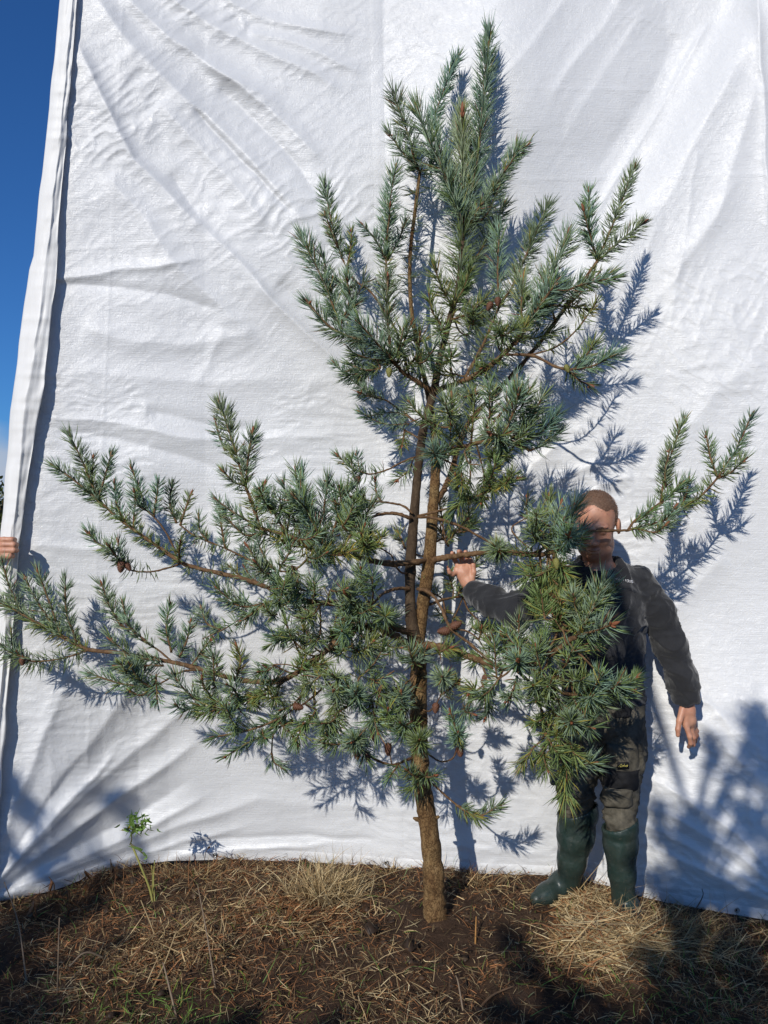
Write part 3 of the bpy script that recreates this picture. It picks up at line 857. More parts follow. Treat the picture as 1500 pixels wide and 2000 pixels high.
# --- leader whorl
b = Branch()
b.limb([(905, 436), (906, 425)], .009, .007, 3.33)
b.shoot([(908, 432), (932, 310), (945, 185), (956, 62)], (3.35, 3.40), ln=.078, dens=1700, r=.0085, bud=2.0, a0=54, a1=40)
b.shoot([(900, 428), (872, 352), (842, 285), (816, 218)], (3.3, 3.20), ln=.080, dens=1400, r=.0075, bud=1.8, a0=54, a1=38)
b.shoot([(902, 432), (862, 300), (850, 238), (868, 172), (893, 112)], (3.36, 3.46), ln=.055, dens=1300, r=.0048, bud=1.1, a0=50, a1=36)
b.shoot([(908, 436), (945, 395), (985, 335), (1012, 287)], (3.33, 3.27), ln=.066, dens=1250, r=.005, bud=1.2)
b.shoot([(985, 335), (1010, 300), (1032, 282)], (3.27, 3.24), ln=.045, dens=900, bud=0.8)
b.shoot([(908, 440), (950, 420), (978, 350)], (3.34, 3.30), ln=.06, dens=1000, col=SHADE_GREEN, colb=BLUE)
b.shoot([(895, 560), (945, 478), (985, 398)], (3.34, 3.44), **MED)
b.shoot([(884, 600), (905, 565), (918, 528)], (3.28, 3.18), ln=.05, bud=.9, **OLD)
b.shoot([(886, 605), (862, 560), (848, 520)], (3.28, 3.2), ln=.06, bud=.6, **OLD)
b.shoot([(872, 650), (845, 610), (838, 575)], (3.27, 3.2), ln=.058, bud=.6, **OLD)
b.shoot([(880, 625), (920, 610), (950, 580)], (3.28, 3.2), ln=.06, bud=.6, **OLD)
b.fill(900, 650, 55, 60, 3.25, .08, 9, ln=.06, up=.3, budp=.2)
b.build()

# --- whorl at the second fork, left side
b = Branch()
b.limb([(848, 766, 3.26), (815, 745, 3.22), (790, 730, 3.2), (765, 703, 3.17)], .011, .009)
b.limb([(765, 703, 3.17), (715, 670, 3.18), (662, 638, 3.19)], .008, .006)
b.limb([(800, 735, 3.22), (775, 650, 3.3), (728, 575, 3.34), (690, 545, 3.35), (668, 505, 3.35)], .006, .004)
b.limb([(765, 700, 3.17), (758, 640, 3.26), (756, 570, 3.3), (754, 505, 3.31)], .006, .0045)
b.shoot([(765, 703), (757, 622), (757, 548)], (3.17, 3.10), **BIG)
b.shoot([(772, 708), (738, 672), (703, 633)], (3.16, 3.05), **BIG)
b.shoot([(720, 672), (650, 643), (601, 592)], (3.17, 3.13), **BIG)
b.shoot([(664, 636), (632, 550), (590, 466)], (3.19, 3.2), ln=.066, dens=1300, r=.0052, bud=1.3)
b.shoot([(662, 640), (682, 590), (678, 546)], (3.19, 3.13), **MED)
b.shoot([(655, 630), (648, 570), (630, 500)], (3.2, 3.25), ln=.06, col=SHADE_GREEN, colb=BLUE, mixb=.5)
b.shoot([(668, 506), (648, 435), (633, 360)], (3.35, 3.36), ln=.05, dens=1300, r=.0042, bud=1.1)
b.shoot([(660, 485), (645, 445), (636, 420)], (3.34, 3.28), ln=.045, bud=1)
b.shoot([(676, 530), (684, 490), (687, 452)], (3.35, 3.36), ln=.042, **OLD)
b.shoot([(690, 560), (672, 560), (655, 545)], (3.3, 3.25), **MED)
b.shoot([(754, 506), (757, 420), (773, 326)], (3.31, 3.36), ln=.055, dens=1400, r=.0045, bud=1.1)
b.shoot([(755, 470), (760, 430), (762, 402)], (3.3, 3.24), ln=.045, bud=1)
b.shoot([(752, 506), (735, 470), (709, 440)], (3.31, 3.26), ln=.05, dens=1000)
b.shoot([(757, 508), (778, 470), (792, 432)], (3.32, 3.4), ln=.05, dens=1000, col=SHADE_GREEN, colb=BLUE, mixb=.4)
b.shoot([(756, 580), (754, 530), (754, 500)], (3.3, 3.31), ln=.06, bud=0, a0=75, a1=65, **OLD)
b.shoot([(775, 712), (790, 665), (803, 632)], (3.18, 3.1), **MED)
b.shoot([(790, 728), (815, 690), (820, 655)], (3.2, 3.12), ln=.06, **OLD)
b.shoot([(768, 706), (720, 700), (690, 690)], (3.17, 3.1), ln=.058, col=SHADE_GREEN, colb=GREEN, bud=0)
b.fill(775, 700, 45, 32, 3.14, .06, 9, ln=.062, col=SHADE_GREEN, colb=GREEN, up=.2, droop=.2, budp=.2)
b.fill(640, 620, 35, 25, 3.18, .05, 4, ln=.06, col=SHADE_GREEN, colb=BLUE)
b.needles(b.skel[0][0], 700, .062, 80, 70, SHADE_GREEN, GREEN, .4, .2, .2, 1, False)
b.needles(b.skel[1][0], 900, .062, 70, 60, SHADE_GREEN, BLUE, .4, .1, 0, 1, False)
b.cone(760, 718, 3.08, (0, 1), .04, True)
b.build()

# --- whorl at the second fork, right side
b = Branch()
b.limb([(848, 766, 3.26), (868, 757, 3.22), (890, 750, 3.18), (940, 726, 3.13), (985, 690, 3.1), (1022, 648, 3.08), (1045, 606, 3.06)], .012, .009)
b.limb([(985, 692, 3.1), (1040, 695, 3.04), (1085, 716, 3.0), (1110, 722, 2.98)], .006, .005)
b.limb([(1030, 695, 3.05), (1085, 678, 3.03), (1128, 642, 3.02), (1166, 588, 3.02)], .004, .003)
b.limb([(905, 745, 3.18), (945, 670, 3.2), (975, 600, 3.23), (1000, 562, 3.22)], .007, .005)
b.shoot([(1045, 606), (1078, 535), (1110, 455)], (3.06, 3.03), **BIG)
b.shoot([(1030, 635), (1060, 590), (1085, 555)], (3.07, 2.97), **BIG)
b.shoot([(1042, 612), (1120, 562), (1200, 542)], (3.06, 2.98), ln=.055, dens=1100)
b.shoot([(1000, 562), (1036, 480), (1070, 398)], (3.22, 3.24), ln=.064, dens=1500, r=.0055, col=SHADE_GREEN, colb=BLUE, mixb=.25)
b.shoot([(974, 602), (972, 520), (976, 445)], (3.23, 3.28), **MED)
b.shoot([(1020, 650), (1018, 600), (1022, 540)], (3.08, 3.1), **MED)
b.shoot([(1108, 722), (1155, 716), (1204, 690)], (2.98, 2.95), ln=.055, dens=1150, bud=1.1)
b.shoot([(1108, 722), (1130, 742), (1152, 752)], (2.98, 2.94), ln=.055, dens=900, droop=.4, col=SHADE_GREEN, colb=GREEN)
b.shoot([(1120, 722), (1140, 700), (1165, 668)], (2.98, 3.0), ln=.045, bud=.8, **OLD)
b.shoot([(1060, 600), (1105, 598), (1150, 605)], (3.05, 3.1), ln=.045, bud=.8, **OLD)
b.needles(b.skel[2][0], 500, .045, 70, 60, GREEN, YEL * .6, .2, .1, .2, 1, True)
b.needles(b.skel[0][0], 800, .06, 72, 62, GREEN, BLUE, .3, .05, .25, 1, False)
b.needles(b.skel[3][0], 800, .06, 72, 62, SHADE_GREEN, GREEN, .4, .05, .2, 1, False)
b.shoot([(880, 756), (902, 775), (930, 768)], (3.19, 3.05), ln=.05, bud=.8)
b.fill(975, 640, 55, 50, 3.14, .07, 9, ln=.06, up=.5, budp=.3)
b.fill(905, 720, 40, 35, 3.2, .05, 6, ln=.055, up=.1, col=GREEN, colb=YEL * .7, mixb=.2, budp=.1)
b.fill(1010, 690, 40, 25, 3.06, .05, 4, ln=.055, **OLD)
b.cone(972, 580, 3.18, (0, 1), .04); b.cone(960, 590, 3.18, (-.5, 1), .04); b.cone(1104, 712, 2.95, (.4, 1), .034, True)
b.build()

# --- long limb of the right stem behind
b = Branch()
b.limb([(848, 985, 3.25), (868, 955, 3.27), (880, 925, 3.28), (906, 845, 3.27), (935, 803, 3.25), (1010, 722, 3.2), (1065, 655, 3.16), (1112, 590, 3.13), (1140, 548, 3.11), (1166, 510, 3.1)], .014, .006)
b.shoot([(1166, 510), (1152, 455), (1150, 375)], (3.1, 3.12), ln=.05, dens=1250, bud=1.2)
b.shoot([(1164, 500), (1150, 450), (1140, 412)], (3.1, 3.05), ln=.05, dens=900, bud=1.5)
b.shoot([(1166, 510), (1198, 435), (1238, 328)], (3.1, 3.1), ln=.05, dens=1350, bud=1.3)
b.shoot([(1168, 510), (1212, 470), (1256, 436)], (3.1, 3.06), ln=.05, dens=1100, bud=1.3)
b.shoot([(1130, 560), (1160, 548), (1195, 535)], (3.12, 3.08), ln=.05, dens=900, **OLD)
b.shoot([(1100, 605), (1145, 560), (1168, 508)], (3.13, 3.1), ln=.045, dens=700, bud=0, a0=75, a1=65, **OLD)
b.shoot([(1085, 630), (1070, 570), (1070, 530)], (3.14, 3.2), ln=.055, dens=900)
b.build()

# --- thin twigs left of the stem
b = Branch()
b.limb([(828, 836, 3.25), (798, 813, 3.3), (752, 781, 3.34), (715, 768, 3.34)], .005, .0035)
b.shoot([(735, 774), (690, 745), (652, 708)], (3.34, 3.36), ln=.042, dens=1100, r=.003, bud=.9)
b.shoot([(718, 768), (702, 735), (690, 702)], (3.34, 3.38), ln=.042, dens=1100, r=.003, bud=.9)
b.shoot([(752, 781), (725, 775), (705, 768)], (3.34, 3.28), ln=.045, dens=900, r=.003, bud=1.2)
b.shoot([(800, 828), (750, 828), (705, 806)], (3.3, 3.3), ln=.045, dens=1000, r=.003)
b.shoot([(800, 816), (770, 805), (725, 812)], (3.3, 3.34), ln=.04, dens=800, r=.003)
b.limb([(824, 860, 3.26), (800, 845, 3.3), (780, 835, 3.32)], .004, .003)
b.shoot([(790, 842), (788, 858), (785, 872)], (3.31, 3.25), ln=.05, bud=.8, **OLD)
b.build()
b = Branch()
b.limb([(812, 892, 3.24), (785, 903, 3.2), (755, 918, 3.17), (725, 926, 3.16), (702, 921, 3.15)], .0045, .0033)
b.shoot([(712, 924), (685, 912), (660, 890)], (3.15, 3.13), ln=.045, dens=1000, r=.003)
b.shoot([(704, 922), (700, 905), (697, 888)], (3.15, 3.18), ln=.04, dens=1000, r=.003)
b.needles(b.skel[0][0], 450, .042, 80, 75, GREEN, SHADE_GREEN, .3, .15, .55, 1, False)
b.shoot([(808, 893), (797, 920), (775, 938)], (3.22, 3.2), ln=.045, dens=800, r=.003)
b.cone(699, 928, 3.14, (0, 1), .036)
b.build()

# --- clump to the right of the stem
b = Branch()
b.limb([(822, 890, 3.24), (870, 882, 3.12), (930, 866, 3.06), (985, 858, 3.04), (1035, 880, 3.04)], .010, .006)
b.limb([(930, 866, 3.06), (960, 830, 3.03), (985, 800, 3.02)], .006, .005)
b.shoot([(985, 800), (1000, 775), (1008, 742)], (3.02, 2.98), **MED)
b.shoot([(985, 845), (1005, 800), (1012, 770)], (3.02, 2.92), **BIG)
b.shoot([(985, 850), (975, 852), (958, 846)], (3.04, 2.9), **BIG)
b.shoot([(1005, 870), (1055, 845), (1088, 808)], (3.04, 3.05), ln=.06, dens=1200, col=SHADE_GREEN, colb=BLUE, mixb=.35)
b.shoot([(990, 850), (1035, 815), (1060, 775)], (3.04, 3.06), **MED)
b.shoot([(1035, 880), (1062, 868), (1092, 845)], (3.04, 3.08), ln=.055, col=SHADE_GREEN, colb=BLUE, mixb=.4)
b.shoot([(905, 872), (885, 820), (882, 775)], (3.08, 3.06), **MED)
b.shoot([(870, 884), (858, 890), (846, 886)], (3.12, 2.99), ln=.07, dens=1600, col=SHADE_GREEN, colb=BLUE, mixb=.4, bud=1)
b.shoot([(920, 866), (925, 810), (928, 768)], (3.06, 3.1), ln=.058, **OLD)
b.shoot([(945, 850), (960, 800), (962, 760)], (3.05, 3.08), **MED)
b.fill(940, 838, 95, 50, 3.06, .08, 22, ln=.06, up=.6, cam=.5, budp=.5)
b.fill(940, 905, 75, 30, 3.08, .07, 14, ln=.055, up=-.1, cam=.3, droop=.5, budp=.15, **OLD)
b.fill(860, 870, 30, 40, 3.12, .05, 6, ln=.055, **OLD)
b.build()
b = Branch()
b.limb([(816, 1008, 3.18), (868, 995, 3.08), (912, 977, 3.04), (965, 955, 3.02), (1012, 936, 3.0)], .0055, .0035)
b.shoot([(905, 980), (965, 956), (1012, 935)], (3.04, 3.0), ln=.05, dens=900, col=SHADE_GREEN, colb=GREEN, mixb=.4)
b.shoot([(905, 982), (895, 955), (890, 930)], (3.04, 3.0), ln=.05, col=SHADE_GREEN, colb=GREEN)
b.fill(960, 945, 45, 15, 3.02, .04, 5, ln=.05, up=.3, **OLD)
b.build()

# --- arching twigs either side of the stem
b = Branch()
b.limb([(803, 1012, 3.18), (770, 1003, 3.16), (738, 1006, 3.14), (708, 1020, 3.12), (685, 1045, 3.1)], .0075, .005)
b.limb([(806, 1003, 3.18), (785, 987, 3.18), (750, 981, 3.17), (705, 976, 3.15), (665, 968, 3.13)], .005, .003)
b.shoot([(720, 978), (680, 968), (648, 955)], (3.16, 3.12), ln=.045, dens=900, **OLD)
b.shoot([(745, 980), (735, 962), (732, 938)], (3.17, 3.2), ln=.04, dens=700)
b.shoot([(690, 1040), (665, 1020), (655, 985)], (3.1, 3.05), **MED)
b.shoot([(700, 1028), (720, 1050), (722, 1035)], (3.1, 3.02), **MED)
b.fill(690, 1000, 50, 35, 3.1, .06, 9, ln=.052)
b.build()
b = Branch()
b.limb([(815, 1010, 3.18), (850, 1012, 3.1), (900, 1028, 3.06), (940, 1050, 3.05), (968, 1068, 3.05)], .0065, .004)
b.limb([(858, 1014, 3.1), (868, 1040, 3.1), (872, 1065, 3.12)], .003, .002)
b.shoot([(968, 1068), (972, 1072), (974, 1076)], (3.05, 2.9), ln=.062, dens=2600, bud=1.3, a0=70, a1=40)
b.shoot([(872, 1060), (890, 1040), (912, 1015)], (3.12, 3.2), ln=.045, dens=800, **OLD)
b.build()
b = Branch()
b.limb([(800, 1150, 3.17), (775, 1150, 3.12), (748, 1160, 3.08), (725, 1182, 3.05)], .0075, .005)
b.limb([(795, 1120, 3.17), (782, 1117, 3.12), (770, 1100, 3.1), (765, 1085, 3.1), (745, 1072, 3.1), (725, 1068, 3.1)], .004, .003)
b.fill(715, 1190, 50, 40, 3.04, .06, 12, ln=.058, cam=.6, up=.3)
b.shoot([(728, 1180), (690, 1180), (675, 1160)], (3.05, 2.93), **MED)
b.build()

# --- left limb with the upright tips
b = Branch()
b.limb([(840, 1093, 3.22), (795, 1100, 3.13), (752, 1100, 3.11), (709, 1091, 3.09), (662, 1080, 3.07), (614, 1076, 3.05), (588, 1058, 3.04), (555, 1043, 3.03), (508, 1032, 3.02)], .013, .0065)
b.limb([(508, 1032, 3.02), (492, 985, 3.02), (478, 946, 3.02)], .006, .005)
b.shoot([(478, 948), (455, 865), (430, 790)], (3.02, 3.02), ln=.055, dens=1400, bud=1.2)
b.shoot([(481, 946), (484, 900), (493, 846)], (3.02, 2.98), ln=.055, dens=1300, bud=1.4)
b.shoot([(479, 948), (458, 942), (437, 922)], (3.02, 2.97), ln=.05, dens=1200, bud=1.3)
b.shoot([(440, 880), (428, 850), (420, 820)], (3.02, 3.05), ln=.045, dens=700)
b.shoot([(508, 1030), (495, 985), (480, 948)], (3.02, 3.02), ln=.055, dens=900, bud=0, a0=70, a1=60, **OLD)
b.shoot([(500, 1000), (510, 970), (517, 945)], (3.02, 3.04), ln=.045, dens=900)
b.shoot([(508, 1032), (455, 1000), (424, 978)], (3.02, 3.0), ln=.055, dens=1000)
b.shoot([(520, 1035), (480, 1045), (440, 1010)], (3.02, 3.0), ln=.05, dens=900)
b.shoot([(602, 1066), (598, 1000), (588, 925)], (3.04, 3.05), **MED)
b.shoot([(640, 1076), (632, 1010), (640, 938)], (3.06, 3.08), **MED)
b.shoot([(590, 1056), (568, 995), (553, 945)], (3.04, 3.08), ln=.055, col=SHADE_GREEN, colb=BLUE, mixb=.4)
b.shoot([(640, 1078), (600, 1000), (577, 972)], (3.06, 2.95), **BIG)
b.shoot([(662, 1080), (692, 1035), (728, 985)], (3.07, 3.0), **MED)
b.shoot([(640, 1070), (660, 1010), (680, 955)], (3.07, 3.08), **MED)
b.shoot([(690, 1085), (705, 1062), (712, 1030)], (3.08, 2.98), **MED)
b.shoot([(560, 1043), (535, 1000), (523, 965)], (3.03, 3.05), **MED)
b.shoot([(620, 1076), (660, 1085), (690, 1075)], (3.05, 2.95), ln=.055, dens=900, col=GREEN, colb=YEL, mixb=.3)
b.limb([(614, 1078, 3.05), (580, 1110, 3.0), (545, 1115, 2.98), (520, 1095, 2.97)], .005, .003)
b.shoot([(535, 1110), (505, 1095), (484, 1068)], (2.98, 2.95), **MED)
b.shoot([(545, 1115), (520, 1120), (500, 1100)], (2.98, 2.9), **MED)
b.shoot([(580, 1110), (560, 1135), (530, 1130)], (3.0, 2.95), ln=.05, col=SHADE_GREEN, colb=GREEN, droop=.3)
b.fill(600, 1010, 80, 50, 3.05, .07, 22, ln=.058, cam=.4, up=.7)
b.fill(650, 1075, 75, 22, 3.04, .05, 12, ln=.055, col=GREEN, colb=YEL, mixb=.16, up=.1, budp=.2)
b.fill(555, 1095, 70, 30, 3.0, .06, 12, ln=.055, up=.2)
b.needles(b.skel[0][0], 500, .055, 80, 70, GREEN, YEL * .8, .2, .1, .5, 1, False)
b.build()

FILLK = 0.42
# --- long left limb
b = Branch()
b.limb([(808, 1238, 3.17), (772, 1225, 3.1), (730, 1190, 3.05), (690, 1182, 3.03), (640, 1178, 3.02), (600, 1174, 3.02), (540, 1153, 3.03), (480, 1132, 3.05), (440, 1122, 3.06), (360, 1102, 3.08), (320, 1075, 3.09), (280, 1048, 3.1), (235, 1015, 3.11), (192, 978, 3.12)], .0145, .005)
b.limb([(350, 1098, 3.08), (330, 1050, 3.08), (308, 1018, 3.08), (288, 998, 3.09)], .004, .003)
b.limb([(500, 1100, 3.06), (470, 1085, 3.07), (440, 1071, 3.08), (380, 1046, 3.1), (350, 1024, 3.1)], .0045, .003)
b.limb([(540, 1155, 3.03), (525, 1125, 3.05), (500, 1100, 3.06)], .0045, .004)
b.limb([(352, 1102, 3.08), (318, 1112, 3.06), (288, 1117, 3.05), (248, 1110, 3.04), (216, 1074, 3.04)], .004, .003)
b.shoot([(192, 978), (165, 910), (136, 850)], (3.12, 3.12), ln=.05, dens=1250, bud=1.1)
b.shoot([(192, 978), (205, 930), (217, 888)], (3.12, 3.1), ln=.045, dens=1250)
b.shoot([(192, 978), (150, 942), (106, 910)], (3.12, 3.1), ln=.052, dens=1250)
b.shoot([(185, 970), (180, 930), (182, 895)], (3.12, 3.15), ln=.045, dens=1000, col=SHADE_GREEN, colb=BLUE, mixb=.4)
b.shoot([(245, 1020), (228, 985), (224, 944)], (3.11, 3.1), ln=.045, dens=1100)
b.shoot([(262, 1035), (262, 1000), (268, 970)], (3.11, 3.13), ln=.045, dens=900)
b.shoot([(288, 998), (270, 950), (257, 915)], (3.09, 3.1), ln=.045, dens=1200)
b.shoot([(300, 1010), (306, 970), (309, 942)], (3.08, 3.06), ln=.045, dens=1200)
b.shoot([(285, 996), (268, 985), (262, 960)], (3.09, 3.04), ln=.045, dens=1000)
b.shoot([(345, 1022), (332, 985), (336, 946)], (3.1, 3.13), ln=.045, dens=1400, col=SHADE_GREEN, colb=BLUE, mixb=.3)
b.shoot([(352, 1026), (362, 995), (373, 965)], (3.1, 3.12), ln=.042, dens=800, **OLD)
b.shoot([(440, 1071), (432, 1025), (428, 985)], (3.08, 3.1), ln=.045, dens=1100)
b.shoot([(405, 1056), (390, 1035), (388, 1010)], (3.09, 3.1), ln=.045, dens=900)
b.shoot([(216, 1074), (192, 1062), (173, 1042)], (3.04, 3.02), ln=.045, dens=1200, bud=1.2)
b.shoot([(235, 1098), (222, 1080), (212, 1066)], (3.04, 2.97), ln=.05, dens=1100, bud=1.2)
b.shoot([(250, 1110), (235, 1080), (230, 1058)], (3.04, 3.08), ln=.045, dens=900)
b.shoot([(330, 1082), (260, 1032), (194, 980)], (3.09, 3.12), ln=.045, dens=850, bud=0, a0=68, a1=60, **OLD)
b.needles(b.skel[4][0], 500, .048, 85, 80, SHADE_GREEN, GREEN, .5, .3, .3, 1, False)
b.needles(b.skel[2][0], 450, .042, 80, 75, GREEN, SHADE_GREEN, .3, .1, .1, 1, False)
b.needles(b.skel[0][0], 260, .045, 80, 75, SHADE_GREEN, GREEN, .4, .2, .55, .85, False)
b.shoot([(350, 1100), (350, 1075), (352, 1058)], (3.08, 3.0), ln=.042, dens=900, bud=.8, **OLD)
b.shoot([(490, 1135), (470, 1125), (450, 1108)], (3.05, 3.1), ln=.045, dens=800)
b.shoot([(510, 1143), (490, 1128), (478, 1108)], (3.05, 3.1), ln=.045, dens=900)
b.limb([(560, 1160, 3.02), (530, 1175, 3.0), (495, 1190, 2.99)], .004, .003)
b.shoot([(530, 1175), (480, 1185), (445, 1175)], (3.0, 2.97), ln=.052)
b.shoot([(520, 1178), (490, 1200), (470, 1215)], (3.0, 2.96), ln=.052, droop=.2)
b.shoot([(535, 1172), (545, 1185), (560, 1178)], (3.0, 2.9), ln=.052)
b.limb([(495, 1190, 2.99), (460, 1215, 3.02), (425, 1235, 3.06), (395, 1248, 3.08)], .003, .002)
b.shoot([(430, 1230), (405, 1218), (394, 1190)], (3.06, 3.08), ln=.042, dens=900)
b.needles(b.skel[-2][0], 400, .042, 80, 75, GREEN, SHADE_GREEN, .3, .1, 0, 1, False)
b.fill(520, 1185, 50, 22, 2.99, .05, 9, ln=.052, up=.2)
b.fill(650, 1165, 65, 40, 3.0, .06, 16, ln=.058, cam=.7, up=.4, budp=.9)
b.fill(620, 1215, 100, 45, 3.02, .08, 22, ln=.055, cam=.5, up=.1)
b.cone(238, 1096, 3.02, (-.1, 1), .045); b.cone(246, 1100, 3.03, (.4, .6), .036)
b.build()

# --- lowest long left limb
b = Branch()
b.limb([(810, 1262, 3.17), (775, 1245, 3.1), (735, 1222, 3.06), (690, 1232, 3.03), (655, 1255, 3.01), (620, 1285, 3.0), (560, 1325, 3.02), (510, 1332, 3.05), (460, 1326, 3.07), (388, 1306, 3.1), (320, 1290, 3.12), (240, 1276, 3.15), (172, 1268, 3.18), (120, 1242, 3.2), (40, 1198, 3.22), (-30, 1160, 3.23)], .016, .005)
b.limb([(172, 1270, 3.18), (120, 1286, 3.18), (60, 1291, 3.19), (10, 1268, 3.2)], .004, .003)
b.limb([(335, 1292, 3.11), (304, 1266, 3.13), (262, 1242, 3.15), (230, 1212, 3.16)], .004, .003)
b.limb([(400, 1308, 3.1), (355, 1312, 3.06), (322, 1330, 3.03), (295, 1345, 3.02)], .0045, .003)
b.shoot([(118, 1240), (40, 1198), (-30, 1160)], (3.2, 3.23), ln=.05, dens=900, bud=1, a0=65, a1=50)
b.shoot([(120, 1242), (96, 1175), (74, 1116)], (3.2, 3.2), ln=.048, dens=1300)
b.shoot([(150, 1255), (130, 1195), (127, 1134)], (3.19, 3.2), ln=.045, dens=1200, col=SHADE_GREEN, colb=BLUE, mixb=.5)
b.shoot([(108, 1230), (70, 1170), (50, 1130)], (3.2, 3.17), ln=.045, dens=1000)
b.shoot([(45, 1200), (20, 1150), (5, 1100)], (3.22, 3.22), ln=.048, dens=900)
b.shoot([(20, 1190), (-10, 1160), (-30, 1120)], (3.22, 3.22), ln=.048, dens=900)
b.shoot([(170, 1268), (120, 1245), (60, 1212)], (3.18, 3.21), ln=.05, dens=900, bud=0, a0=70, a1=62, **OLD)
b.shoot([(60, 1290), (25, 1275), (-12, 1248)], (3.19, 3.18), ln=.048, dens=1000)
b.shoot([(40, 1285), (25, 1260), (22, 1235)], (3.19, 3.2), ln=.045, dens=800)
b.needles(b.skel[1][0], 650, .062, 75, 65, SHADE_GREEN, GREEN, .4, .9, 0, 1, False)
b.shoot([(240, 1228), (215, 1185), (199, 1142)], (3.16, 3.16), ln=.048, dens=1250)
b.shoot([(268, 1246), (248, 1210), (240, 1180)], (3.15, 3.15), ln=.048, dens=1200)
b.shoot([(300, 1264), (270, 1240), (250, 1222)], (3.13, 3.08), ln=.048, dens=900)
b.shoot([(335, 1275), (325, 1225), (332, 1184)], (3.12, 3.12), ln=.046, dens=1000, col=GREEN, colb=BLUE)
b.shoot([(350, 1285), (365, 1250), (372, 1215)], (3.11, 3.13), ln=.046, dens=1100)
b.shoot([(375, 1300), (395, 1270), (412, 1250)], (3.1, 3.12), ln=.046, dens=900)
b.shoot([(315, 1290), (260, 1282), (216, 1250)], (3.1, 3.03), ln=.055, dens=1100)
b.shoot([(320, 1300), (270, 1300), (232, 1300)], (3.08, 3.0), ln=.055, dens=1100, bud=1.3)
b.shoot([(300, 1343), (235, 1335), (180, 1317)], (3.02, 3.0), ln=.052, dens=1050, bud=1.1)
b.shoot([(298, 1345), (270, 1325), (255, 1300)], (3.02, 2.96), ln=.055, dens=1000)
b.shoot([(300, 1345), (275, 1358), (255, 1350)], (3.02, 3.0), ln=.05, dens=900, col=SHADE_GREEN, colb=GREEN)
b.shoot([(460, 1330), (470, 1290), (462, 1262)], (3.07, 3.1), ln=.05, dens=900, **OLD)
b.shoot([(430, 1320), (420, 1290), (410, 1278)], (3.08, 3.1), ln=.045, dens=900, col=SHADE_GREEN, colb=GREEN)
b.limb([(560, 1327, 3.02), (520, 1355, 2.99), (450, 1375, 2.98), (385, 1382, 2.98)], .005, .003)
b.shoot([(400, 1380), (365, 1352), (340, 1320)], (2.98, 2.96), ln=.055, dens=1100)
b.shoot([(390, 1382), (355, 1385), (345, 1378)], (2.98, 2.92), ln=.055, dens=1100)
b.shoot([(520, 1356), (450, 1378), (390, 1396)], (2.99, 2.96), ln=.052, dens=900, bud=0, col=GREEN, colb=YEL, mixb=.15, droop=.2)
b.shoot([(430, 1380), (400, 1345), (395, 1325)], (2.98, 2.93), ln=.055, dens=1000)
b.shoot([(470, 1368), (455, 1345), (445, 1338)], (2.98, 2.9), ln=.055, dens=1000)
b.fill(460, 1360, 80, 30, 2.99, .05, 16, ln=.052, up=.3, col=GREEN, colb=BLUE)
b.fill(270, 1310, 45, 30, 3.04, .04, 6, ln=.05)
b.fill(620, 1275, 100, 50, 3.0, .08, 26, ln=.056, cam=.5, up=.1)
b.fill(560, 1310, 80, 35, 3.02, .06, 14, ln=.055, cam=.5, up=.1, **OLD)
b.fill(700, 1240, 60, 40, 3.04, .06, 12, ln=.055, cam=.5, up=.1)
b.limb([(520, 1300, 3.0), (560, 1298, 2.97), (600, 1310, 2.97)], .003, .002)
b.cone(515, 1296, 2.98, (.2, .5), .036); b.cone(42, 1284, 3.17, (.2, 1), .034)
b.build()

# --- lower boughs left of the trunk
b = Branch()
b.limb([(806, 1446, 3.15), (770, 1425, 3.08), (731, 1402, 3.03), (702, 1376, 3.01), (670, 1350, 3.0), (640, 1335, 3.0)], .0115, .006)
b.limb([(731, 1402, 3.03), (740, 1360, 2.98), (752, 1325, 2.97), (770, 1310, 2.97)], .0035, .0025)
b.limb([(640, 1336, 3.0), (600, 1370, 2.98), (560, 1395, 2.99), (535, 1430, 3.0), (530, 1475, 3.0)], .004, .003)
b.shoot([(535, 1430), (490, 1448), (440, 1478)], (3.0, 2.98), ln=.05, dens=700, col=SHADE_GREEN, colb=GREEN, droop=.3)
b.shoot([(560, 1398), (490, 1425), (416, 1440)], (2.99, 2.97), ln=.05, dens=800, col=SHADE_GREEN, colb=GREEN, mixb=.5, droop=.2)
b.shoot([(530, 1470), (535, 1488), (550, 1498)], (3.0, 2.97), ln=.055, dens=900, droop=.4)
b.shoot([(545, 1410), (575, 1440), (580, 1452)], (2.99, 2.94), ln=.05, dens=900)
b.shoot([(702, 1376), (700, 1365), (695, 1352)], (3.01, 2.88), ln=.058, dens=1500)
b.shoot([(670, 1350), (660, 1355), (652, 1350)], (3.0, 2.88), ln=.058, dens=1500)
b.shoot([(725, 1405), (705, 1435), (690, 1448)], (3.03, 2.9), ln=.062, dens=1300, bud=1.3)
b.shoot([(690, 1372), (650, 1400), (640, 1430)], (3.01, 2.95), ln=.05, droop=.3)
b.shoot([(745, 1410), (755, 1400), (758, 1385)], (3.03, 2.92), ln=.055, **OLD)
b.fill(665, 1335, 85, 45, 3.0, .07, 24, ln=.056, cam=.5, up=.0)
b.fill(620, 1390, 60, 30, 2.99, .05, 8, ln=.05, up=-.2, droop=.3, **OLD)
b.fill(705, 1410, 50, 35, 3.0, .05, 10, ln=.055, up=-.1, cam=.6, droop=.2)
b.fill(480, 1425, 45, 25, 2.98, .04, 4, ln=.05, up=-.1, droop=.3)
b.cone(572, 1378, 2.96, (.9, .2), .042); b.cone(757, 1450, 2.98, (.1, 1), .042); b.cone(731, 1430, 2.98, (.1, 1), .04)
b.build()
b = Branch()
b.limb([(812, 1478, 3.15), (790, 1486, 3.1), (766, 1494, 3.06), (735, 1484, 3.03), (710, 1468, 3.01), (695, 1455, 3.0)], .006, .0035)
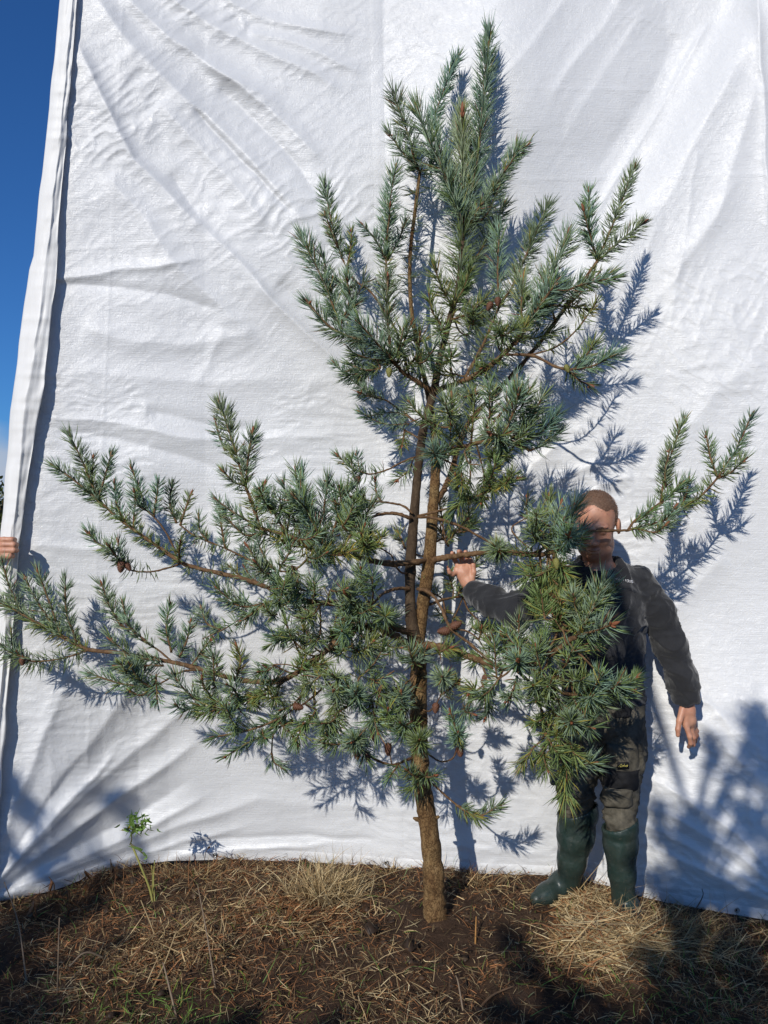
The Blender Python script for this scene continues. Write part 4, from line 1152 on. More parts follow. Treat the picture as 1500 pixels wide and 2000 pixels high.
b.limb([(765, 1494, 3.06), (762, 1470, 3.04), (764, 1450, 3.03)], .0025, .002)
b.shoot([(705, 1466), (695, 1455), (688, 1448)], (3.0, 2.9), ln=.055, dens=1500)
b.shoot([(780, 1490), (770, 1505), (760, 1520)], (3.08, 3.0), ln=.06, dens=700, droop=.5, bud=0, col=GREEN, colb=SHADE_GREEN)
b.cone(697, 1462, 2.99, (.05, 1), .042); b.cone(714, 1466, 2.99, (.3, 1), .044); b.cone(757, 1458, 3.0, (.1, 1), .036)
b.build()
# --- short shoots on the face of the trunk
b = Branch()
b.limb([(818, 1300, 3.16), (815, 1302, 3.08), (812, 1296, 3.02)], .004, .003)
b.shoot([(812, 1298), (806, 1290), (800, 1270)], (3.02, 2.98), ln=.06, dens=1500)
b.shoot([(814, 1298), (824, 1285), (832, 1268)], (3.02, 2.99), ln=.055, dens=1300)
b.fill(800, 1330, 28, 40, 3.06, .03, 6, ln=.052, cam=.7, up=.2)
b.build()
b = Branch()
b.limb([(822, 1420, 3.15), (826, 1440, 3.08), (822, 1458, 3.02)], .004, .003)
b.shoot([(822, 1458), (820, 1452), (820, 1446)], (3.02, 2.9), ln=.068, dens=2200, col=GREEN, colb=BLUE, bud=1.2)
b.fill(805, 1425, 25, 30, 3.06, .03, 4, ln=.052, cam=.7, up=.2)
b.build()
b = Branch()
b.limb([(822, 1500, 3.14), (826, 1512, 3.08), (828, 1516, 3.04)], .004, .003)
b.shoot([(828, 1516), (838, 1518), (850, 1515)], (3.04, 2.98), ln=.055, dens=1200, col=SHADE_GREEN, colb=GREEN)
b.shoot([(826, 1516), (810, 1516), (795, 1505)], (3.04, 2.98), ln=.06, dens=1100, col=SHADE_GREEN, colb=GREEN, droop=.3)
b.shoot([(826, 1516), (815, 1530), (800, 1545)], (3.04, 3.0), ln=.062, dens=800, col=GREEN, colb=SHADE_GREEN, droop=.7, bud=0)
b.build()
b = Branch()
b.limb([(815, 1370, 3.15), (800, 1380, 3.08), (792, 1384, 3.03)], .0035, .003)
b.shoot([(792, 1384), (786, 1372), (784, 1352)], (3.03, 2.97), ln=.055, dens=1200, bud=1)
b.shoot([(800, 1380), (775, 1400), (765, 1405)], (3.08, 2.95), ln=.055, dens=1000, **OLD)
b.build()
b = Branch()
b.limb([(822, 1385, 3.15), (840, 1388, 3.08), (860, 1360, 3.04), (866, 1330, 3.02)], .0035, .0025)
b.shoot([(866, 1330), (866, 1326), (864, 1322)], (3.02, 2.92), ln=.06, dens=1900)
b.shoot([(860, 1358), (880, 1345), (895, 1330)], (3.04, 2.96), ln=.05, dens=900)
b.cone(852, 1372, 3.04, (-.1, 1), .042)
b.build()
# --- lower right twigs
b = Branch()
b.limb([(832, 1470, 3.14), (860, 1487, 3.08), (885, 1480, 3.05), (893, 1455, 3.03)], .004, .003)
b.shoot([(893, 1455), (894, 1442), (895, 1432)], (3.03, 2.93), ln=.062, dens=1700, bud=1.4)
b.shoot([(893, 1450), (888, 1415), (880, 1390)], (3.03, 2.98), ln=.05, dens=900)
b.cone(897, 1455, 3.0, (.1, 1), .046)
b.limb([(838, 1525, 3.14), (868, 1552, 3.1), (900, 1578, 3.08), (930, 1592, 3.06)], .0045, .003)
b.shoot([(895, 1574), (935, 1594), (976, 1572)], (3.08, 3.05), ln=.048, dens=1050, bud=1.1)
b.shoot([(890, 1572), (920, 1590), (935, 1598)], (3.08, 3.04), ln=.055, dens=700, droop=.7, bud=0, **OLD)
b.build()

FILLK = 0.5
# --- thin right branch with two cones
b = Branch()
b.limb([(815, 1150, 3.17), (840, 1158, 3.1), (862, 1188, 3.05), (880, 1228, 3.02), (915, 1255, 3.0), (950, 1285, 2.97), (970, 1300, 2.95)], .007, .005)
b.limb([(880, 1230, 3.02), (910, 1232, 3.0), (935, 1250, 2.99), (955, 1285, 2.97)], .0035, .0025)
b.limb([(880, 1230, 3.02), (868, 1255, 3.0), (858, 1278, 2.99)], .003, .002)
b.cone(879, 1232, 3.0, (-1, .05), .05); b.cone(880, 1226, 3.0, (.9, -.45), .048)
b.shoot([(858, 1278), (862, 1272), (880, 1265)], (2.99, 2.93), ln=.05, dens=1100, **OLD)
b.shoot([(935, 1250), (938, 1240), (940, 1228)], (2.99, 2.96), ln=.05, dens=900, **OLD)
b.fill(940, 1270, 30, 20, 2.97, .03, 4, ln=.05, **OLD)
b.build()
# --- shaded growth behind, between the trunk and the man
b = Branch()
b.limb([(840, 1180, 3.21), (870, 1170, 3.3), (905, 1165, 3.36)], .006, .004)
b.limb([(845, 1060, 3.23), (870, 1050, 3.3), (890, 1035, 3.33)], .005, .003)
b.fill(890, 1190, 45, 45, 3.34, .05, 12, ln=.05, up=.3, cam=.1)
b.fill(885, 1040, 35, 28, 3.32, .04, 8, ln=.05, up=.3, cam=.1, **OLD)
b.shoot([(791, 1071), (785, 1055), (778, 1040)], (3.3, 3.34), ln=.055, dens=600, **OLD)
b.limb([(842, 1090, 3.22), (810, 1082, 3.3), (790, 1070, 3.3)], .004, .002)
b.build()

# --- right limb: past the man's hand, across his face and out to the right
b = Branch()
b.limb([(840, 1096, 3.22), (865, 1090, 3.18), (890, 1086, 3.165), (940, 1080, 3.12), (985, 1077, 3.06), (1040, 1084, 3.0), (1085, 1078, 2.94)], .0135, .009)
b.limb([(1040, 1083, 3.0), (1090, 1055, 2.98), (1140, 1039, 2.98), (1185, 1037, 2.99), (1225, 1036, 3.0)], .0065, .0055)
b.limb([(1225, 1036, 3.0), (1245, 1012, 3.0), (1285, 985, 3.0), (1327, 950, 3.0)], .005, .0035)
b.limb([(1225, 1036, 3.0), (1290, 1018, 3.02), (1361, 975, 3.03), (1400, 935, 3.04)], .005, .004)
b.limb([(1040, 1075, 3.0), (1010, 1050, 3.02), (1000, 1030, 3.04), (1030, 1012, 3.05), (1055, 1015, 3.05)], .0035, .0025)
b.shoot([(1040, 1083), (1020, 1080), (972, 1078)], (3.0, 2.9), ln=.05, dens=500, bud=0, **OLD)
b.shoot([(1065, 1080), (1098, 1052), (1122, 992)], (2.97, 2.88), **BIG)
b.shoot([(1085, 1078), (1105, 1062), (1112, 1045)], (2.94, 2.78), **BIG)
b.shoot([(1085, 1078), (1120, 1060), (1138, 1030)], (2.94, 2.9), ln=.06, dens=1100)
b.shoot([(1060, 1060), (1068, 1010), (1076, 962)], (3.0, 3.05), ln=.045, dens=900, col=GREEN, colb=BLUE)
b.shoot([(1050, 1014), (1062, 985), (1072, 965)], (3.05, 3.08), ln=.042, dens=700, **OLD)
b.shoot([(1030, 1013), (1028, 990), (1030, 970)], (3.05, 3.06), ln=.045, dens=600, col=SHADE_GREEN, colb=SHADE_GREEN)
b.shoot([(1070, 1070), (1085, 1020), (1095, 985)], (2.97, 2.98), **MED)
b.fill(1075, 1060, 45, 35, 2.94, .05, 12, ln=.058, cam=.4, up=.7)
b.fill(1072, 1122, 36, 34, 2.95, .05, 22, ln=.062, up=-.6, cam=.25, droop=.7, budp=.05, **OLD)
b.cone(1086, 1090, 2.84, (.05, 1), .042, True)
b.shoot([(1240, 1020), (1290, 985), (1332, 945)], (3.0, 3.0), ln=.055, dens=1000, col=GREEN, colb=BLUE, bud=1.2)
b.shoot([(1290, 982), (1302, 915), (1334, 822)], (3.0, 3.02), ln=.046, dens=1250, bud=1)
b.shoot([(1300, 950), (1300, 915), (1308, 880)], (3.0, 2.97), ln=.046, dens=1000)
b.shoot([(1400, 935), (1436, 880), (1468, 812)], (3.04, 3.03), ln=.05, dens=1250, bud=1.1)
b.shoot([(1402, 934), (1388, 895), (1380, 852)], (3.04, 3.06), ln=.046, dens=1200)
b.shoot([(1402, 934), (1428, 922), (1452, 900)], (3.04, 2.98), ln=.048, dens=1000)
b.shoot([(1330, 995), (1370, 968), (1402, 934)], (3.03, 3.04), ln=.05, dens=900, bud=0, a0=72, a1=62, **OLD)
b.shoot([(1265, 1026), (1300, 1015), (1318, 992)], (3.0, 2.93), ln=.055, dens=1100, bud=1.3)
b.shoot([(1240, 1032), (1280, 1040), (1300, 1025)], (3.0, 2.92), ln=.055, dens=1000, bud=1.2)
b.shoot([(1232, 1034), (1290, 1018), (1345, 985)], (3.0, 3.03), ln=.052, dens=800, bud=0, a0=72, a1=62, droop=.3, **OLD)
b.shoot([(1330, 990), (1340, 965), (1345, 940)], (3.02, 3.0), ln=.048, dens=900)
b.build()

FILLK = 0.40
# --- big near bough on the right
b = Branch()
b.limb([(818, 1262, 3.17), (850, 1262, 3.12), (885, 1270, 3.06), (930, 1288, 2.98), (975, 1303, 2.88), (1020, 1300, 2.78), (1065, 1285, 2.7), (1110, 1252, 2.64), (1126, 1244, 2.62)], .017, .0075)
b.limb([(1020, 1300, 2.78), (1060, 1320, 2.74), (1085, 1346, 2.71), (1125, 1358, 2.7), (1165, 1355, 2.7), (1200, 1350, 2.7)], .007, .004)
b.limb([(1000, 1302, 2.82), (1040, 1340, 2.8), (1058, 1390, 2.8), (1070, 1440, 2.8), (1105, 1488, 2.78), (1140, 1492, 2.77)], .007, .004)
b.limb([(940, 1292, 2.96), (950, 1330, 2.9), (930, 1350, 2.88), (905, 1385, 2.88)], .004, .003)
b.limb([(1065, 1285, 2.7), (1090, 1230, 2.7), (1094, 1180, 2.7)], .004, .003)
b.shoot([(1126, 1244), (1155, 1195), (1180, 1132)], (2.62, 2.55), ln=.066, dens=1500, r=.0065, bud=1.5, a0=56, a1=36)
b.shoot([(1130, 1242), (1162, 1232), (1195, 1220)], (2.62, 2.5), ln=.066, dens=1000, r=.0055, bud=1.7, a0=62, a1=46)
b.shoot([(1160, 1190), (1185, 1165), (1200, 1145)], (2.58, 2.54), ln=.055, dens=1200, bud=1)
b.shoot([(1140, 1225), (1125, 1190), (1120, 1165)], (2.62, 2.58), ln=.06, dens=1200)
b.shoot([(1092, 1230), (1094, 1190), (1094, 1172)], (2.7, 2.66), ln=.062, dens=1200, col=GREEN, colb=YEL * .8, mixb=.15, bud=.5)
b.shoot([(1094, 1185), (1093, 1176), (1092, 1166)], (2.67, 2.66), ln=.045, dens=500, col=BROWN, colb=BROWN, bud=0)
b.shoot([(1110, 1256), (1140, 1285), (1160, 1305)], (2.64, 2.6), ln=.055, dens=200, col=YEL, colb=GREEN, mixb=.6, bud=0)
b.shoot([(1012, 1302), (1012, 1296), (1012, 1290)], (2.78, 2.66), ln=.062, dens=1700, bud=1.7)
b.shoot([(1008, 1290), (1012, 1250), (1014, 1212)], (2.8, 2.78), ln=.055, dens=1300, bud=1.2)
b.shoot([(985, 1302), (990, 1270), (980, 1240)], (2.86, 2.84), ln=.05, dens=900, **OLD)
b.shoot([(1010, 1320), (1000, 1355), (990, 1368)], (2.8, 2.7), ln=.055, dens=1400, bud=1.3)
b.shoot([(1130, 1358), (1160, 1340), (1172, 1322)], (2.7, 2.62), ln=.06, dens=1400, bud=1.6)
b.shoot([(1190, 1352), (1222, 1340), (1244, 1322)], (2.7, 2.66), ln=.055, dens=1300, col=GREEN, colb=BLUE, bud=1.3)
b.shoot([(1165, 1355), (1195, 1345), (1208, 1335)], (2.7, 2.63), ln=.055, dens=1200, bud=1.1)
b.shoot([(1200, 1352), (1220, 1362), (1235, 1352)], (2.7, 2.66), ln=.05, dens=900)
b.shoot([(1110, 1400), (1114, 1408), (1116, 1412)], (2.74, 2.64), ln=.062, dens=1700, bud=1.4)
b.shoot([(1085, 1350), (1095, 1380), (1110, 1400)], (2.71, 2.72), ln=.055, dens=900, bud=0, col=SHADE_GREEN, colb=GREEN)
b.shoot([(1105, 1488), (1135, 1494), (1160, 1490)], (2.78, 2.72), ln=.06, dens=1300, bud=1)
b.shoot([(1080, 1455), (1100, 1490), (1098, 1510)], (2.79, 2.76), ln=.06, dens=900, droop=.5, bud=0, **OLD)
b.shoot([(905, 1385), (910, 1390), (925, 1395)], (2.88, 2.8), ln=.05, dens=1000)
b.shoot([(930, 1350), (922, 1345), (915, 1355)], (2.88, 2.8), ln=.055, dens=1000, **OLD)
b.shoot([(940, 1330), (945, 1345), (948, 1375)], (2.9, 2.84), ln=.05, dens=900)
b.shoot([(945, 1340), (955, 1380), (948, 1402)], (2.9, 2.85), ln=.05, dens=1000)
b.fill(1035, 1285, 50, 25, 2.76, .05, 14, ln=.054, up=.35, cam=.5, size=48)
b.fill(1095, 1225, 40, 45, 2.68, .04, 14, ln=.06, up=.8, cam=.2, col=GREEN, colb=YEL * .8, mixb=.08, budp=.15)
b.fill(1100, 1325, 80, 38, 2.72, .05, 24, ln=.056, up=.3, cam=.5, budp=.3)
b.fill(1075, 1400, 55, 45, 2.78, .05, 22, ln=.058, up=-.2, cam=.4, droop=.4, budp=.1, **OLD)
b.fill(1085, 1465, 45, 35, 2.78, .04, 16, ln=.06, up=-.5, cam=.3, droop=.6, budp=.05, **OLD)
b.fill(1140, 1375, 60, 25, 2.72, .04, 8, ln=.055, up=-.2, cam=.4, col=SHADE_GREEN, colb=GREEN)
b.fill(1010, 1320, 45, 25, 2.8, .04, 10, ln=.055, up=.2, cam=.5)
b.cone(950, 1318, 2.92, (-.4, .6), .03)
b.build()
print('needles', NEEDLES)

# --- white plant tag strapped round the bough
tg = empty('plant_tag', P(972, 1303, 2.885))
tag(tg, 'small white plastic tag strapped round the bough beside the trunk', 'tag')
cc = P(972, 1303, 2.885); ax = P(1000, 1303, 2.82) - P(950, 1294, 2.94); ax /= np.linalg.norm(ax)
u = np.cross(ax, [0, 0, 1.0]); u /= np.linalg.norm(u); w_ = np.cross(u, ax)
V = []; n = 18
for s in (-.007, .007):
    for k in range(n):
        a = 2 * np.pi * k / n; V.append(cc + ax * s + (u * math.cos(a) + w_ * math.sin(a)) * 0.0145)
Q = [[k, (k + 1) % n, n + (k + 1) % n, n + k] for k in range(n)]
o = link('strap', mesh_np('strap', np.array(V), np.array(Q)), M['tag']); adopt(o, tg)
t0 = cc - w_ * .014 + np.array([.004, -.004, 0])
V = np.array([t0 + np.array([x, y, z]) for y in (0, .0012) for x, z in ((-.006, 0), (.006, 0), (.013, -.05), (.001, -.052))])
o = link('tag_strip', mesh_np('tag_strip', V, np.array([[0, 1, 2, 3], [7, 6, 5, 4], [0, 4, 5, 1], [1, 5, 6, 2], [2, 6, 7, 3], [3, 7, 4, 0]])), M['tag'], smooth=False); adopt(o, tg)
# ------------------------------------------------------------------ people (surface nets over smooth distance fields)
class Field:
    def __init__(self, lo, hi, h):
        self.h = h; self.lo = np.array(lo, float); self.n = np.ceil((np.array(hi) - self.lo) / h).astype(int) + 1
        self.g = np.full(self.n, 1.0, np.float32)
    def _blk(self, lo, hi):
        a = np.clip(np.floor((lo - self.lo) / self.h).astype(int), 0, self.n); b_ = np.clip(np.ceil((hi - self.lo) / self.h).astype(int) + 1, 0, self.n)
        if (b_ <= a).any(): return None
        ax = [self.lo[k] + self.h * np.arange(a[k], b_[k]) for k in range(3)]
        X = np.stack(np.meshgrid(*ax, indexing='ij'), -1).astype(np.float32)
        return tuple(slice(a[k], b_[k]) for k in range(3)), X
    def _put(self, sl, d, k, sub=False):
        a = self.g[sl]
        if sub:
            self.g[sl] = np.maximum(a, -d); return
        hh = np.maximum(k - np.abs(a - d), 0) / max(k, 1e-6)
        self.g[sl] = np.minimum(a, d) - hh * hh * k * 0.25
    def chain(self, pts, k=0.012, flat=None, sub=False):
        """tapered capsules through (point, radius); flat = depth squash (y scale) for torso like forms"""
        for (p, r), (q, s) in zip(pts[:-1], pts[1:]):
            p = np.array(p, float); q = np.array(q, float); m = max(r, s) + k + 3 * self.h
            bk = self._blk(np.minimum(p, q) - m, np.maximum(p, q) + m)
            if bk is None: continue
            sl, X = bk
            e = q - p; Y = X - p.astype(np.float32)
            if flat: 
                Y = Y.copy(); Y[..., 1] = Y[..., 1] * flat; e = e.copy(); e[1] *= flat
            t = np.clip((Y @ e.astype(np.float32)) / max(1e-9, e @ e), 0, 1)
            d = np.linalg.norm(Y - t[..., None] * e.astype(np.float32), axis=-1) - (r + (s - r) * t)
            self._put(sl, d, k, sub)
    def ell(self, c, rad, k=0.01, R=None, sub=False):
        c = np.array(c, float); rad = np.array(rad, float); m = rad.max() + k + 3 * self.h
        bk = self._blk(c - m, c + m)
        if bk is None: return
        sl, X = bk
        Y = X - c.astype(np.float32)
        if R is not None: Y = Y @ R.astype(np.float32)          # columns of R are the local axes
        q = np.linalg.norm(Y / rad, axis=-1); q2 = np.linalg.norm(Y / (rad * rad), axis=-1)
        self._put(sl, q * (q - 1) / np.maximum(q2, 1e-6), k, sub)
    def cut(self, fn):
        """keep only where fn(X) <= 0"""
        ax = [self.lo[k] + self.h * np.arange(self.n[k]) for k in range(3)]
        X = np.stack(np.meshgrid(*ax, indexing='ij'), -1).astype(np.float32)
        self.g = np.maximum(self.g, fn(X).astype(np.float32))
    def mesh(self, name):
        g = self.g; s = g < 0
        nx, ny, nz = self.n - 1
        cs = np.zeros((nx, ny, nz), np.int8)
        for dx in (0, 1):
            for dy in (0, 1):
                for dz in (0, 1): cs += s[dx:nx + dx, dy:ny + dy, dz:nz + dz]
        act = (cs > 0) & (cs < 8)
        idx = np.full(act.shape, -1, np.int64); I = np.argwhere(act); idx[act] = np.arange(len(I))
        acc = np.zeros((len(I), 3)); cnt = np.zeros(len(I))
        cor = [(0, 0, 0), (1, 0, 0), (0, 1, 0), (1, 1, 0), (0, 0, 1), (1, 0, 1), (0, 1, 1), (1, 1, 1)]
        for a in range(8):
            for k, st in enumerate((1, 2, 4)):
                if a & st: continue
                b_ = a | st; ca = np.array(cor[a]); cb = np.array(cor[b_])
                va = g[I[:, 0] + ca[0], I[:, 1] + ca[1], I[:, 2] + ca[2]]; vb = g[I[:, 0] + cb[0], I[:, 1] + cb[1], I[:, 2] + cb[2]]
                m = (va < 0) != (vb < 0)
                t = np.where(m, va / np.where(m, va - vb, 1), 0)
                acc += np.where(m[:, None], ca + t[:, None] * (cb - ca), 0); cnt += m
        V = self.lo + (I + acc / cnt[:, None]) * self.h
        Q = []
        for k in range(3):
            o1, o2 = [(1, 2), (2, 0), (0, 1)][k]
            sl0 = [slice(1, None)] * 3; sl1 = [slice(1, None)] * 3
            sl0[k] = slice(0, -1); sl1[k] = slice(1, None)
            # edges along axis k, away from the border
            sa = s[tuple(slice(0, -1) if j == k else slice(1, -1) for j in range(3))]
            sb = s[tuple(slice(1, None) if j == k else slice(1, -1) for j in range(3))]
            E = np.argwhere(sa != sb); ins = sa[tuple(E.T)]
            c0 = E.copy()
            for j in range(3):
                if j != k: c0[:, j] += 1
            def at(d1, d2):
                cc = c0.copy(); cc[:, o1] -= d1; cc[:, o2] -= d2
                return idx[cc[:, 0], cc[:, 1], cc[:, 2]]
            q = np.stack([at(1, 1), at(0, 1), at(0, 0), at(1, 0)], -1)
            q[~ins] = q[~ins][:, ::-1]
            Q.append(q)
        Q = np.vstack(Q); Q = Q[(Q >= 0).all(1)]
        return V, Q

def vnormals(V, Q):
    n = np.cross(V[Q[:, 2]] - V[Q[:, 0]], V[Q[:, 3]] - V[Q[:, 1]])
    N = np.zeros_like(V)
    for j in range(4): np.add.at(N, Q[:, j], n)
    return N / (np.linalg.norm(N, axis=1)[:, None] + 1e-12)
def rumple(V, Q, amp, scale, seed, stretch=(1, 1, 1)):
    N = vnormals(V, Q); p = V * np.array(stretch) * scale
    w3 = np.stack([vnoise3(p * 0.6 + 7, seed + k) for k in range(3)], 1) * 1.6
    a = vnoise3(p + w3, seed + 5)
    rd = 1 - np.abs(2 * a - 1)
    return V + N * ((rd ** 2 - 0.35) * amp)[:, None]

def head_shapes(F_, c, R, s=1.12):
    """head centred at c; R columns: right (the viewer's right), forward (face), up"""
    L = lambda x, y, z: c + R @ (np.array([x, y, z]) * s)
    F_.ell(L(0, -.012, .035), np.array([.076, .096, .085]) * s, .02, R)      # skull
    F_.ell(L(0, .030, -.030), np.array([.062, .066, .080]) * s, .03, R)      # face
    F_.ell(L(0, .052, -.092), np.array([.036, .034, .026]) * s, .03, R)      # chin
    for sd in (-1, 1):
        F_.ell(L(sd * .040, .020, -.078), np.array([.022, .045, .028]) * s, .03, R)     # jaw
        F_.ell(L(sd * .036, .066, -.030), np.array([.022, .020, .020]) * s, .02, R)     # cheek
        F_.ell(L(sd * .030, .082, .022), np.array([.026, .012, .009]) * s, .014, R)     # brow
        F_.ell(L(sd * .031, .100, .002), np.array([.017, .014, .011]) * s, .0, R, True)  # eye socket
        F_.ell(L(sd * .031, .078, .001), np.array([.0145, .0135, .012]) * s, .004, R)   # closed lid
        F_.ell(L(sd * .080, -.012, -.012), np.array([.009, .019, .031]) * s, .008, R)   # ear
        F_.ell(L(sd * .090, -.004, -.010), np.array([.005, .009, .016]) * s, .0, R, True)
        F_.ell(L(sd * .012, .098, -.036), np.array([.009, .010, .008]) * s, .006, R)    # nostril wing
    F_.chain([(L(0, .092, .012), .009 * s), (L(0, .112, -.030), .0115 * s)], .012)      # nose
    F_.ell(L(0, .090, -.062), np.array([.023, .012, .0065]) * s, .006, R)    # upper lip
    F_.ell(L(0, .088, -.074), np.array([.020, .012, .007]) * s, .006, R)     # lower lip
    F_.ell(L(0, .104, -.068), np.array([.024, .010, .0016]) * s, .0, R, True)
    return L

def person(name, at, J, label, head_c, head_R, looks):
    root = empty(name, at)
    tag(root, label, 'person')
    def put(nm, V, Q, mat, par=None):
        o = link(nm, mesh_np(nm, V, Q), mat)
        if par is None: adopt(o, root)
        else: o.parent = par
        return o
    allp = np.array([p for ch in J.values() for (p, r) in ch])
    lo = allp.min(0) - .16; hi = allp.max(0) + .16; hi[2] = max(hi[2], head_c[2] + .15)
    # skin: one continuous body from the head to the feet inside the clothes
    F1 = Field(lo, hi, 0.004)
    L = head_shapes(F1, head_c, head_R)
    F1.chain([(head_c + head_R @ np.array([0, -.02, -.05]), .056), (J['torso'][0][0] + np.array([0, 0, .0]), .060)], .03)
    F1.chain([(p, r * .80) for p, r in J['torso']], .04, 1.35)
    for sd in 'lr':
        F1.chain([(p, r * .62) for p, r in J['arm_' + sd]], .02)
        F1.chain([(p, r * .62) for p, r in J['leg_' + sd]], .03)
        for key in J:
            if key.startswith('hand_' + sd): F1.chain(J[key], .011 if 'palm' in key else .0055)
    V, Q = F1.mesh('body'); put('body', V, Q, M['skin'])
    # hair
    F2 = Field(head_c - .17, head_c + .17, 0.004)
    F2.ell(L(0, -.013, .0355), np.array([.0768, .0968, .0855]) * 1.12, .0, head_R)
    def hairline(X):
        Y = (X - head_c.astype(np.float32)) @ head_R.astype(np.float32) / 1.12
        front = .064 + .62 * np.maximum(0, Y[..., 1]) + .012 * np.cos(Y[..., 0] * 75)
        side = -.028 + 1.3 * np.maximum(0, Y[..., 1] - .012)
        lim = np.where(Y[..., 1] > .022, front - .02, side)
        return lim - Y[..., 2] + .004 * np.sin(Y[..., 0] * 130) * np.cos(Y[..., 1] * 90)
    F2.cut(hairline)
    V, Q = F2.mesh('hair'); cap = put('hair', V, Q, M['hair'])
    rr = np.random.default_rng(5); nh = 9000
    dn = rr.normal(size=(nh, 3)); dn /= np.linalg.norm(dn, axis=1)[:, None]
    pl = dn * np.array([.0775, .0978, .086]) * 1.12 + np.array([0, -.013, .0355]) * 1.12
    wp = head_c + pl @ head_R.T
    dep = -hairline(wp[None, None])[0, 0]
    kp_ = (dep > -.010) & (rr.random(nh) < np.clip((dep + .010) / .020, 0, 1))
    wp = wp[kp_]; dw = (dn[kp_] * .8 + np.array([0, .35, -.25]) + rr.normal(size=(kp_.sum(), 3)) * .25) @ head_R.T; dw /= np.linalg.norm(dw, axis=1)[:, None]; nk = len(wp)
    Vh, Qh, Ch = blades(wp, dw, rr.uniform(.003, .0065, nk), rr.uniform(.0007, .0013, nk), rr.normal(size=(nk, 3)) * .2, np.array([.17, .085, .05]) * rr.uniform(.5, 1.6, nk)[:, None], 2)
    hs = link('hair_strands', mesh_np('hair_strands', Vh, Qh, None, Ch), M['dry']); hs.parent = cap; hs['kind'] = 'stuff'
    Fb = Field(head_c - .17, head_c + .17, 0.003)
    for sd in (-1, 1): Fb.chain([(L(sd * .014, .0965, .016), .0036), (L(sd * .032, .094, .022), .0042), (L(sd * .048, .082, .017), .003)], .003)
    V, Q = Fb.mesh('eyebrows'); ch, = [None]; put('eyebrows', V, Q, M['hair'])
    # sweatshirt
    F3 = Field(lo, hi, 0.006)
    F3.chain(J['torso'], .05, 1.42)
    for sd in 'lr':
        a = J['arm_' + sd]
        F3.chain(a, .035)
        q, r = a[-1]; p = a[-2][0]; e = (np.array(q) - p); e /= np.linalg.norm(e)
        F3.chain([(q - e * .045, r * 1.02), (q - e * .035, r * 1.10), (q - e * .02, r * .98)], .004)
        F3.chain([(q - e * .10, r * 1.12), (q - e * .075, r * 1.22), (q - e * .06, r * 1.05)], .01)
    nb_ = J['torso'][0][0]
    F3.chain([(np.array(nb_) + np.array([0, 0, -.02]), .072), (np.array(nb_) + np.array([0, -.004, .012]), .064)], .02)
    # neck opening and open cuffs and hem
    F3.chain([(np.array(nb_) + np.array([0, -.01, .012]), .058), (np.array(nb_) + np.array([0, -.02, .12]), .09)], 0, None, True)
    for sd in 'lr':
        a = J['arm_' + sd]; q, r = a[-1]; p = a[-2][0]; e = (np.array(q) - p); e /= np.linalg.norm(e)
        F3.chain([(q + e * (r * .98), r * 1.06), (q + e * .16, r * 1.3)], 0, None, True)
    hz_ = J['torso'][-1][0][2] - .03
    F3.cut(lambda X: hz_ - X[..., 2] + .006 * np.sin(X[..., 0] * 40))
    V, Q = F3.mesh('sweatshirt'); V = rumple(V, Q, .016, 11, 11, (1, 1, .9)); V = rumple(V, Q, .007, 27, 15, (.7, 1, 1.4))
    shirt = put('sweatshirt', V, Q, looks['shirt'])
    # trousers
    F4 = Field(np.array([lo[0], lo[1], 0.0]), np.array([hi[0], hi[1], hz_ + .2]), 0.006)
    hp = J['torso'][-1]
    F4.chain([(np.array(hp[0]) + np.array([0, 0, .04]), hp[1] * .93), (np.array(hp[0]) + np.array([0, 0, -.06]), hp[1] * .98)], .03, 1.4)
    for sd in 'lr': F4.chain(J['leg_' + sd], .010)
    F4.cut(lambda X: X[..., 2] - hz_ - .05)
    V, Q = F4.mesh('trousers'); V = rumple(V, Q, .018, 11, 31, (1, 1, 1.5)); V = rumple(V, Q, .008, 30, 35, (.8, 1, 1.5))
    trou = put('trousers', V, Q, looks['trousers'])
    # rubber boots
    for sd in 'lr':
        sh = J['boot_' + sd]; ft = J['foot_' + sd]
        P_ = np.array([p for p, r in sh + ft])
        F5 = Field(P_.min(0) - .13, P_.max(0) + .13, 0.005)
        F5.chain(sh, .02); F5.chain(ft, .035)
        top = sh[0][0]
        F5.chain([(np.array(top) + np.array([0, 0, -.006]), sh[0][1] * 1.03), (np.array(top) + np.array([0, 0, -.022]), sh[0][1] * 1.03)], .002)
        ins = [(np.array(top) + np.array([0, 0, .2]), sh[0][1] * .95), (np.array(sh[0][0]), sh[0][1] * .93), (np.array(sh[1][0]), sh[1][1] * .85)]
        F5.chain(ins, 0, None, True)
        gz = float(gh(P_[-1, 0], P_[-1, 1])) - .006
        tz = top[2]
        F5.cut(lambda X: np.maximum(gz - X[..., 2], X[..., 2] - tz - .03 * np.sin((X[..., 0] - top[0]) * 14)))
        V, Q = F5.mesh('boot'); V = rumple(V, Q, .0022, 15, 41 + ord(sd), (1, 1, 1.6)); put('boot', V, Q, looks['boot'])
    return root, shirt, trou, put

def rot_face(fwd, up=(0, 0, 1)):
    f = np.array(fwd, float); f /= np.linalg.norm(f)
    u = np.array(up, float); u -= (u @ f) * f; u /= np.linalg.norm(u)
    r = np.cross(f, u)
    return np.stack([r, f, u], 1)
def gp(px, py, up=0.0):
    """point on the ground seen at px, py (raised by up)"""
    d = CAM_H * F / (py - HOR); p = P(px, py, d); p[2] += up
    return p

